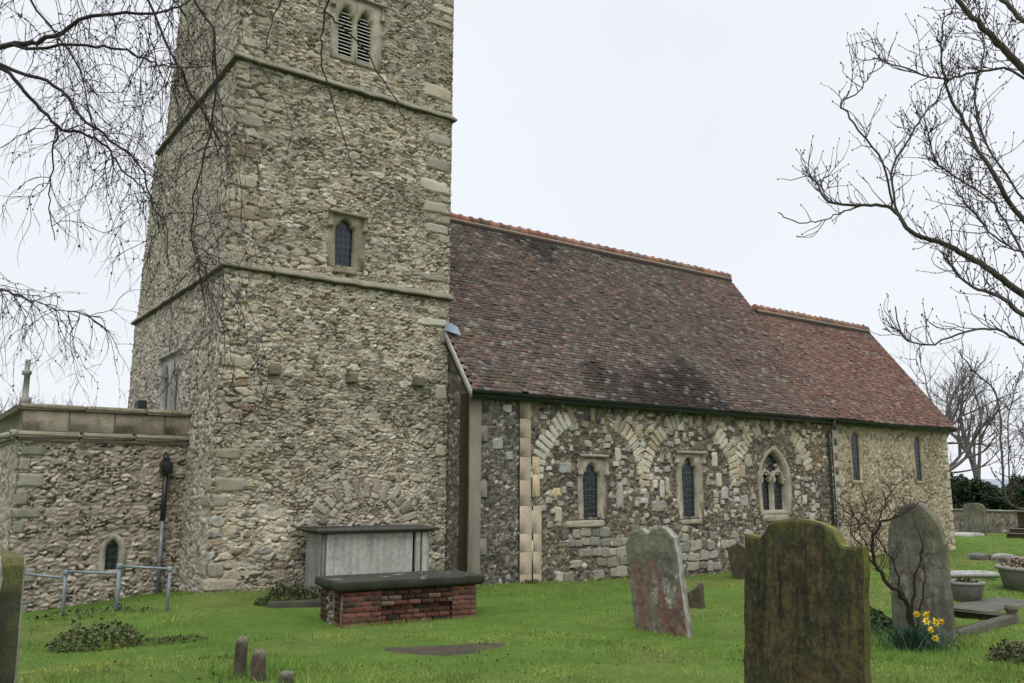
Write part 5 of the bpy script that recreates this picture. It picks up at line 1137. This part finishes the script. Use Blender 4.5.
# ---- small ornamental tree reaching in from the right
def right_tree():
    rnd = random.Random(5); random.seed(2)
    t = thing('ornamental_tree', (8.05, 2.1, -.05), 'bare crooked tree with upturned knobbly twigs reaching in from the right', 'tree')
    tr = TB(); tr.tube(smooth_path([(8.05, 2.1, -.3), (8.03, 2.08, .7), (7.98, 2.04, 1.5), (7.90, 1.97, 2.15)], rnd, .015), .13, .09, (.10, .085, .07), 10); tr.tube(smooth_path([(7.92, 1.99, 2.0), (7.95, 1.85, 2.8), (8.15, 1.5, 3.8), (8.1, 1.1, 5.0)], rnd, .012), .085, .02, (.09, .078, .066), 8)
    for q in ([(7.96, 1.8, 2.9), (8.5, 1.5, 3.6), (8.9, 1.0, 4.6)], [(8.1, 1.6, 3.5), (8.3, 2.1, 4.3), (8.8, 2.3, 5.2)], [(7.92, 1.98, 2.1), (8.5, 1.6, 2.6), (9.2, 1.1, 3.6)], [(8.12, 1.2, 4.6), (8.6, .9, 5.2), (8.8, .4, 5.8)]): tr.tube(smooth_path(q, rnd, .012), .035, .006, (.09, .075, .066), 6)
    tr.build('trunk', M['bark'], t)
    b = TB(); tw = TB(); DK = (.085, .068, .064); rs = (.032, .025, .025, .032, .018, .009, .010, .011, .013, .006, .009, .010, .009, .017, .007)
    for i, P in enumerate(R_BR):
        s = smooth_path(P, rnd, .006, 5); b.tube(s, rs[i], .0045 if i not in (3, 4) else .015, DK if i != 0 else (.055, .048, .036), 7)
        n = len(s); k = (44, 34, 60, 40, 22, 16, 22, 28, 22, 5, 40, 52, 34, 28, 18)[i]
        for _ in range(k):
            j = int(rnd.uniform(.22 if i not in (5, 6, 9, 10, 12, 14) else .1, .98) * (n - 1)); d = s[min(j + 1, n - 1)] - s[max(j - 1, 0)]; d = d / (np.linalg.norm(d) + 1e-9)
            L = rnd.uniform(.08, .42); m = max(4, int(L / .05)); q = wander(rnd, s[j], d * .5 + rdir(rnd) * .8 + C3(0, 0, .35), L, m, .25, (0, 0, .13)); tw.tube(q, .0046, .0022, DK, 4); tw.blob(q[-1], .008, DK)
            for _ in range(rnd.randrange(0, 4)):
                a = rnd.randrange(1, m); L2 = rnd.uniform(.06, .26); q2 = wander(rnd, q[a], (q[a] - q[a - 1]) / .05 + rdir(rnd) * .9 + C3(0, 0, .3), L2, 5, .22, (0, 0, .15)); tw.tube(q2, .0032, .0017, DK, 4); tw.blob(q2[-1], .0065, DK); tw.blob(q2[2] + rdir(rnd) * .004, .005, DK)
    br = b.build('branches', M['bark'], t); tw.build('twigs', M['bark'], br)
right_tree()
def shrub():
    rnd = random.Random(9); t = thing('bare_shrub', (9.3, 5.31, -.03), 'leafless brown shrub branching in front of the tall round topped headstone', 'shrub')
    b = TB(); tw = TB(); c = (.055, .038, .03); random.seed(3)
    for i, P in enumerate(S_BR):
        P = [np.array(p) - (C3(0, 0, .12) if k == 0 and i < 3 else 0) for k, p in enumerate(P)]
        s = smooth_path(P, rnd, .015, 5); b.tube(s, (.032, .018, .02, .012, .011, .008, .008)[i], .004, c, 7); n = len(s)
        for _ in range((30, 12, 8, 20, 20, 14, 14)[i]):
            j = int(rnd.uniform(.25, .98) * (n - 1)); L = rnd.uniform(.12, .5); m = max(4, int(L / .05)); q = wander(rnd, s[j], rdir(rnd) + C3(0, 0, .5), L, m, .25, (0, 0, .05)); tw.tube(q, .0048, .0018, c, 4)
            for _ in range(3): a = rnd.randrange(1, m); tw.tube(wander(rnd, q[a], q[a] - q[a - 1] + rdir(rnd) * .05, rnd.uniform(.06, .22), 4, .25, (0, 0, .05)), .0028, .0014, c, 3)
    o = b.build('branches', M['bark'], t); tw.build('twigs', M['bark'], o)
shrub()
def blades(P, L, w, rng, cols, lean=.5, bend=.0, nseg=1):
    """flat blades from points P (n,3): one triangle each (nseg=1) or a bent strip"""
    n = len(P); az = rng.uniform(0, 2 * math.pi, n); ln = np.abs(rng.normal(0, lean, n)); d = np.stack([np.cos(az) * np.sin(ln), np.sin(az) * np.sin(ln), np.cos(ln)], -1)
    fa = rng.uniform(0, 2 * math.pi, n); sd = np.stack([np.cos(fa), np.sin(fa), np.zeros(n)], -1) * (w / 2)[:, None]
    if nseg == 1:
        V = np.stack([P - sd, P + sd, P + d * L[:, None]], 1); F = np.arange(n * 3).reshape(-1, 3); return V.reshape(-1, 3), F, np.repeat(cols, 3, 0)
    h = np.stack([np.cos(az), np.sin(az), np.zeros(n)], -1); rows = []
    for t in np.linspace(0, 1, nseg + 1):
        c = P + d * (L * t)[:, None] + h * (bend * L * t * t)[:, None] - C3(0, 0, 1) * (bend * .6 * L * t * t)[:, None]; k = (1 - t ** 3) * .95 + .05; rows += [c - sd * k, c + sd * k]
    V = np.stack(rows, 1); m = 2 * (nseg + 1); q = np.array([(2 * i, 2 * i + 1, 2 * i + 3, 2 * i + 2) for i in range(nseg)])
    F = (np.arange(n)[:, None, None] * m + q[None]).reshape(-1, 4); return V.reshape(-1, 3), F, np.repeat(cols, m, 0)
def leaves(P, size, rng, cols, up=.3):
    n = len(P); d = rng.normal(0, 1, (n, 3)); d[:, 2] += up; d /= np.linalg.norm(d, axis=1)[:, None]; e = np.cross(d, rng.normal(0, 1, (n, 3))); e /= np.linalg.norm(e, axis=1)[:, None]; f = np.cross(d, e)
    s = size[:, None]; V = np.stack([P - f * s * .2, P + e * s * .32 + f * s * .25, P + f * s, P - e * s * .32 + f * s * .25], 1); return V.reshape(-1, 3), np.arange(n * 4).reshape(-1, 4), np.repeat(cols, 4, 0)
def pick(rng, n, pal, j=.25): return np.array(pal)[rng.integers(0, len(pal), n)] * rng.uniform(1 - j, 1 + j, n)[:, None]
# daffodils
def daffodils():
    rng = np.random.default_rng(4); x, y = 9.02, 5.12; z = g1(x, y) - .02
    t = thing('daffodil_clump', (x, y, z), 'clump of yellow daffodils with dark blue green leaves at the foot of the bare shrub', 'flowers')
    n = 420; r = np.abs(rng.normal(0, .16, n)); a = rng.uniform(0, 6.28, n); P = np.stack([x + r * np.cos(a) - .03, y + r * np.sin(a) + .02, np.full(n, z)], -1)
    V, F, c = blades(P, rng.uniform(.18, .38, n), rng.uniform(.009, .014, n), rng, pick(rng, n, [(.028, .062, .045), (.035, .075, .04), (.045, .09, .055)]), .35, .35, 4)
    mesh('leaves', V, F, M['leaf'], t, c)
    Y = (.72, .58, .06); O = (.70, .44, .02); rnd = random.Random(3)
    # heads: height and sideways offset read off the clump, spread over its depth
    for k, (du, h, dd) in enumerate(((.00, .36, .0), (.13, .34, .08), (.16, .30, -.05), (.22, .26, .05), (.08, .22, -.12), (.18, .34, .15), (.10, .14, -.16), (.30, .27, .1), (.05, .30, -.1))):
        ux, uy = .8105, -.5857; px, py = x + .02 + du * ux + dd * .58, y - .02 + du * uy + dd * .8; p = C3(px, py, z + h)
        mb = MB(); mb.tube([(x + du * .4, y - du * .3, z), (px * .6 + x * .4, py * .6 + y * .4, z + h * .6), p], .004, 5, 0, (.05, .11, .035))
        hd = np.array([-.6, -.75, .15]) + np.array([rnd.gauss(0, .35) for _ in range(3)]); hd /= np.linalg.norm(hd); a = np.cross(hd, EZ); a /= np.linalg.norm(a); b = np.cross(hd, a)
        for i in range(6):
            th = i * math.pi / 3; e = a * math.cos(th) + b * math.sin(th); s = np.cross(hd, e)
            mb.add([p, p + e * .022 + s * .014 + hd * .004, p + e * .043, p + e * .022 - s * .014 + hd * .004], [(0, 1, 2, 3)], 0, Y)
        ring_ = []
        for q, rr in ((.0, .008), (.02, .012), (.03, .017)): ring_ += [p + hd * q + (a * math.cos(w) + b * math.sin(w)) * rr for w in np.linspace(0, 2 * math.pi, 9)[:-1]]
        mb.add(ring_, [(i * 8 + j, i * 8 + (j + 1) % 8, i * 8 + 8 + (j + 1) % 8, i * 8 + 8 + j) for i in (0, 1) for j in range(8)], 0, O)
        mb.build('flower', M['petal'], t)
    n = 70; P = np.stack([rng.normal(9.28, .07, n), rng.normal(4.98, .06, n), z + rng.uniform(.03, .15, n)], -1); V, F, c = leaves(P, rng.uniform(.015, .03, n), rng, pick(rng, n, [(.14, .10, .19), (.20, .16, .24), (.09, .07, .10)])); 
    tag(mesh('purple_flowers', V, F, M['petal'], None, c), 'low patch of small purple flowers right of the daffodils', 'flowers')
daffodils()
def lowplant(name, x, y, rx, ry, h, n, pal, size, label, cat, seed, rz=0., stems=True, z=None):
    rng = np.random.default_rng(seed); a = rng.uniform(0, 6.28, n); r = np.sqrt(rng.random(n)); px = r * np.cos(a) * rx; py = r * np.sin(a) * ry
    X = x + px * math.cos(rz) - py * math.sin(rz); Y = y + px * math.sin(rz) + py * math.cos(rz); top = h * (1 - .75 * r ** 2) * (.45 + .9 * vn(X * 6, Y * 6, seed)); Z = (G(X, Y) if z is None else z) + top * np.sqrt(rng.random(n))
    V, F, c = leaves(np.stack([X, Y, Z], -1), rng.uniform(*size, n), rng, pick(rng, n, pal), .8); t = thing(name, (x, y, g1(x, y) if z is None else z), label, cat); mesh('leaves', V, F, M['leaf'], t, c)
    if stems:
        s = TB(); rnd = random.Random(seed)
        for _ in range(max(8, n // 60)):
            aa = rnd.uniform(0, 6.28); rr = rnd.random() * .8; q = (x + rr * rx * math.cos(aa), y + rr * ry * math.sin(aa)); s.tube(wander(rnd, (q[0], q[1], (g1(*q) if z is None else z) - .02), rdir(rnd) * .6 + EZ, h * rnd.uniform(.7, 1.2), 5, .2, (0, 0, 0)), .004, .002, (.06, .045, .035), 4)
        s.build('stems', M['bark'], t)
    return t
lowplant('low_shrub', 2.22, 11.75, .52, .36, .36, 1000, [(.07, .10, .03), (.05, .075, .022), (.10, .11, .04), (.13, .09, .045), (.04, .065, .02)], (.03, .065), 'low straggling leafy shrub in the grass in front of the handrail', 'shrub', 31)
lowplant('ground_plant', 3.0, 11.55, .5, .22, .10, 500, [(.05, .08, .02), (.04, .06, .02), (.07, .07, .03)], (.02, .04), 'thin spray of low leaves trailing right of the straggling shrub', 'plant', 32)
lowplant('weeds', 5.75, 14.35, .65, .3, .34, 1500, [(.035, .05, .018), (.05, .06, .022), (.06, .045, .025), (.03, .035, .016)], (.03, .06), 'dark weeds round the tilted kerb stone left of the tombs', 'weeds', 33)
lowplant('weeds', 2.75, 14.9, .9, .4, .14, 220, [(.045, .065, .02), (.06, .06, .025), (.05, .045, .02)], (.03, .06), 'scruffy weeds at the foot of the low block behind the handrail', 'weeds', 34)
lowplant('leaf_clump', 9.1, 4.15, .32, .22, .20, 600, [(.05, .04, .022), (.04, .05, .02), (.07, .05, .03)], (.02, .05), 'brown leafy clump in the grass at the bottom right corner', 'plant', 35)
lowplant('green_clump', 9.7, 6.1, .42, .3, .30, 900, [(.03, .06, .018), (.045, .085, .02), (.025, .045, .015)], (.03, .07), 'green leafy clump between the dark headstone and the shrub', 'plant', 36)
lowplant('ivy', 17.0, 13.3, .5, .25, .16, 400, [(.04, .06, .02), (.05, .07, .025)], (.03, .06), 'low ivy at the foot of the slab leaning by the nave wall', 'ivy', 37)
lowplant('tub_flowers', 17.0, 7.3, .52, .52, .26, 1500, [(.06, .08, .03), (.10, .07, .04), (.28, .15, .13), (.34, .25, .16), (.05, .05, .025), (.40, .32, .26)], (.03, .06), 'pink and cream flowers among leaves in the wide concrete tub', 'flowers', 38, z=tz + .36)
lowplant('pot_plant', 13.4, 6.75, .20, .20, .10, 160, [(.03, .03, .02), (.05, .05, .025)], (.03, .06), 'withered dark plant in the small stone pot', 'plant', 39, z=pz + .24)
lowplant('moss_cushion', 10.5, 5.75, .38, .2, .14, 600, [(.07, .075, .02), (.05, .07, .02)], (.02, .04), 'mossy green cushion on the kerbed grave', 'plant', 40, stems=False)
R = random.Random(6)
lowplant('dry_weeds', 11.45, 15.15, .28, .1, .14, 160, [(.10, .06, .035), (.07, .06, .03)], (.03, .05), 'dry brown weeds at the foot of the pale strip on the nave', 'weeds', 41)
# ---- trees beyond the wall
def bare_tree(x, y, h, seed, label, spread=.34, lev=5, col=(.10, .088, .085), group='bare trees beyond the church'):
    rnd = random.Random(seed); random.seed(seed); z = g1(x, y) - .2; t = thing('bare_tree', (x, y, z), label, 'tree', group); tr = TB(); b = TB()
    def rec(p, d, L, r, l):
        n = 5; P = wander(rnd, p, d, L, n, .12, (0, 0, .05)); (tr if l == lev else b).tube(P, r, r * .62, col, 7 if l > 2 else 3)
        if l == 0: return
        k = rnd.choice((3, 4)) if l < lev else 5
        for i in range(k):
            j = n if i == 0 else rnd.randrange(2 if l < lev else 2, n + 1); dd = P[j] - P[j - 1]; dd = dd / np.linalg.norm(dd) + rdir(rnd) * (.75 if i else .3) * (spread / .34); rec(P[j], dd, L * rnd.uniform(.58, .82), r * (.62 if i == 0 else .45), l - 1)
    rec((x, y, z), (0, 0, 1), h * .28, h * .022, lev); tr.build('trunk', M['bark'], t); b.build('crown', M['bark'], t)
bare_tree(58, 31.0, 17, 3, 'bare tree showing behind the east end of the chancel roof'); bare_tree(70, 33, 17, 8, 'bare tree farther off between the chancel end and the hedge')
bare_tree(52, 18.5, 12.5, 5, 'spreading bare tree beyond the wall at the right edge', .42); bare_tree(62, 24, 13, 7, 'smaller bare tree over the evergreen bushes', .4)
bare_tree(1.5, 44, 14, 11, 'bare tree beyond the low block at the far left'); bare_tree(6.5, 52, 9.5, 12, 'bare tree peeping above the parapet of the low block'); bare_tree(-2.5, 40, 16, 14, 'taller bare tree at the extreme left behind the low block')
def bush(x, y, rx, h, seed, label, group='evergreen bushes beyond the wall'):
    rng = np.random.default_rng(seed); n = 9000; z0 = g1(x, y); cl = np.stack([rng.normal(0, .42, 26), rng.normal(0, .42, 26), rng.uniform(.18, .86, 26)], -1); k = rng.integers(0, 26, n)
    d = rng.normal(0, 1, (n, 3)); d /= np.linalg.norm(d, axis=1)[:, None]; R_ = rng.uniform(.6, 1, n)[:, None] * .26 * (1.15 - .5 * cl[k, 2:3]); p = cl[k] + d * R_ * np.array([1, 1, .8]); p[:, 2] = np.abs(p[:, 2])
    P = np.stack([x + p[:, 0] * rx, y + p[:, 1] * rx, z0 + p[:, 2] * h], -1); V, F, c = leaves(P, rng.uniform(.10, .22, n), rng, pick(rng, n, [(.018, .032, .013), (.026, .045, .016), (.035, .055, .02), (.014, .024, .011)]), .2)
    t = thing('evergreen_bush', (x, y, z0), label, 'bush', group); mesh('foliage', V, F, M['leaf'], t, c); s = TB(); s.tube([(x, y, z0 - .2), (x, y, z0 + h * .3), (x + .1, y, z0 + h * .6)], .16, .06, (.06, .05, .04), 6); s.build('trunk', M['bark'], t)
bush(52.5, 27.5, 2.3, 3.3, 3, 'dark evergreen bush next to the chancel end, beyond the wall'); bush(54, 25.6, 1.9, 2.8, 4, 'lower dark evergreen bush left of the gap above the wall')
bush(56, 23.9, 2.1, 3.1, 5, 'rounded green bush behind the distant lone headstone'); bush(54.5, 22.0, 2.2, 2.8, 6, 'broad dark bush above the wall near the right edge')
bush(56, 19.8, 2.3, 2.9, 7, 'green bush at the right edge beyond the wall')
# ---- the lawn
def lawn():
    rng = np.random.default_rng(77); n = 520000
    D = 5.0 + 40 * rng.random(n) ** 1.9; th = math.radians(35.82) + rng.uniform(-.68, .68, n); x = D * np.sin(th); y = D * np.cos(th)
    D2 = np.hypot(x, y); k = (~((x > TX0 - .02) & (x < TX1 + .05) & (y > TY - .02))) & (~((x > NX0 - .05) & (x < CX1 + .05) & (y > NY - .03))) & (~((x > AX0) & (x < TX0) & (y > AY)))
    k &= ~((x > 5.5) & (x < 7.8) & (y > 12.0 - (x - 5.5) * .06) & (y < 12.9 - (x - 5.5) * .06)); k &= ~((x > 6.4) & (x < 8.9) & (y > 15.2) & (y < 16)); k &= y > -2
    k &= ~((np.abs((x - 5.15) * .94 - (y - 8.2) * .34) < .58) & (np.abs((x - 5.15) * .34 + (y - 8.2) * .94) < .26 * (.5 + .9 * vn(x * 5, y * 5, 3))) & (rng.random(n) > .42))
    k &= ~((x > 12.25) & (x < 14.0) & (y > 5.95) & (y < 6.6)); k &= x < 44.1
    x = x[k]; y = y[k]; n = len(x); P = np.stack([x, y, G(x, y) - .012], -1)
    pt = fbm(x * .55, y * .55, 4, 51); p2 = fbm(x * 1.7, y * 1.7, 4, 52); Dn = np.hypot(x, y)
    long_ = sst(.48, .66, fbm(x * 1.1 + 9, y * 1.1, 4, 53)) * .7 + 1.0 * sst(.56, .72, vn(x * 4.5, y * 4.5, 54))
    bare = sst(.60, .70, fbm(x * 1.5 + 4, y * 1.5, 4, 57)); th_ = rng.random(n) > bare * .75; x, y, P, pt, p2, Dn, long_ = (q[th_] for q in (x, y, P, pt, p2, Dn, long_)); n = len(x)
    edge = np.zeros(n)
    for (a, b, c, d) in ((5.5, 7.8, 11.85, 12.95), (NX0, 24, NY - .14, NY), (TX0, 6.4, TY - .16, TY), (8.55, 8.95, 8.0, 9.05), (9.4, 9.9, 4.8, 5.8), (2.5, 3.1, 6.9, 7.9)):
        edge = np.maximum(edge, ((x > a - .12) & (x < b + .12) & (y > c - .12) & (y < d + .12)) * 1.)
    L = (rng.uniform(.020, .050, n) * (.7 + .8 * long_) + .085 * edge * rng.random(n)) * (1 + .010 * np.maximum(Dn - 8, 0)); w = rng.uniform(.0035, .007, n) * (1 + .075 * np.maximum(Dn - 6, 0))
    c = lerp3(np.broadcast_to(C3(.132, .228, .040), (n, 3)), np.broadcast_to(C3(.225, .285, .065), (n, 3)), sst(.38, .62, pt)); c = lerp3(c, np.broadcast_to(C3(.078, .160, .030), (n, 3)), sst(.55, .72, p2) * .75)
    c = c * rng.uniform(.55, 1.5, n)[:, None]; dry = rng.random(n) < .05; c[dry] = C3(.27, .23, .10) * rng.uniform(.7, 1.2, dry.sum())[:, None]
    V, F, cc = blades(P, L, w, rng, c, .62)
    tag(mesh('grass', V, F, M['grass'], None, cc, origin=(0, 0, 0)), 'short bright green churchyard lawn', 'grass', kind='stuff')
    # small leaves and clover among the grass
    m = 9000; D = 5.5 + 14 * rng.random(m) ** 1.6; th = math.radians(35.82) + rng.uniform(-.66, .66, m); x = D * np.sin(th); y = D * np.cos(th)
    kk = (fbm(x * .9, y * .9, 3, 61) > .52) & ~((x > TX0) & (y > TY)) & ~((x > NX0) & (y > NY)) & ~((x < TX0) & (x > AX0) & (y > AY)); x = x[kk]; y = y[kk]; m = len(x)
    V, F, c = leaves(np.stack([x, y, G(x, y) + rng.uniform(.01, .04, m)], -1), rng.uniform(.012, .035, m), rng, pick(rng, m, [(.05, .09, .018), (.08, .11, .03), (.04, .07, .015), (.12, .085, .04)]), 1.2)
    tag(mesh('lawn_weeds', V, F, M['leaf'], None, c, origin=(0, 0, 0)), 'small broad leaves scattered through the lawn', 'lawn weeds', kind='stuff')
lawn()
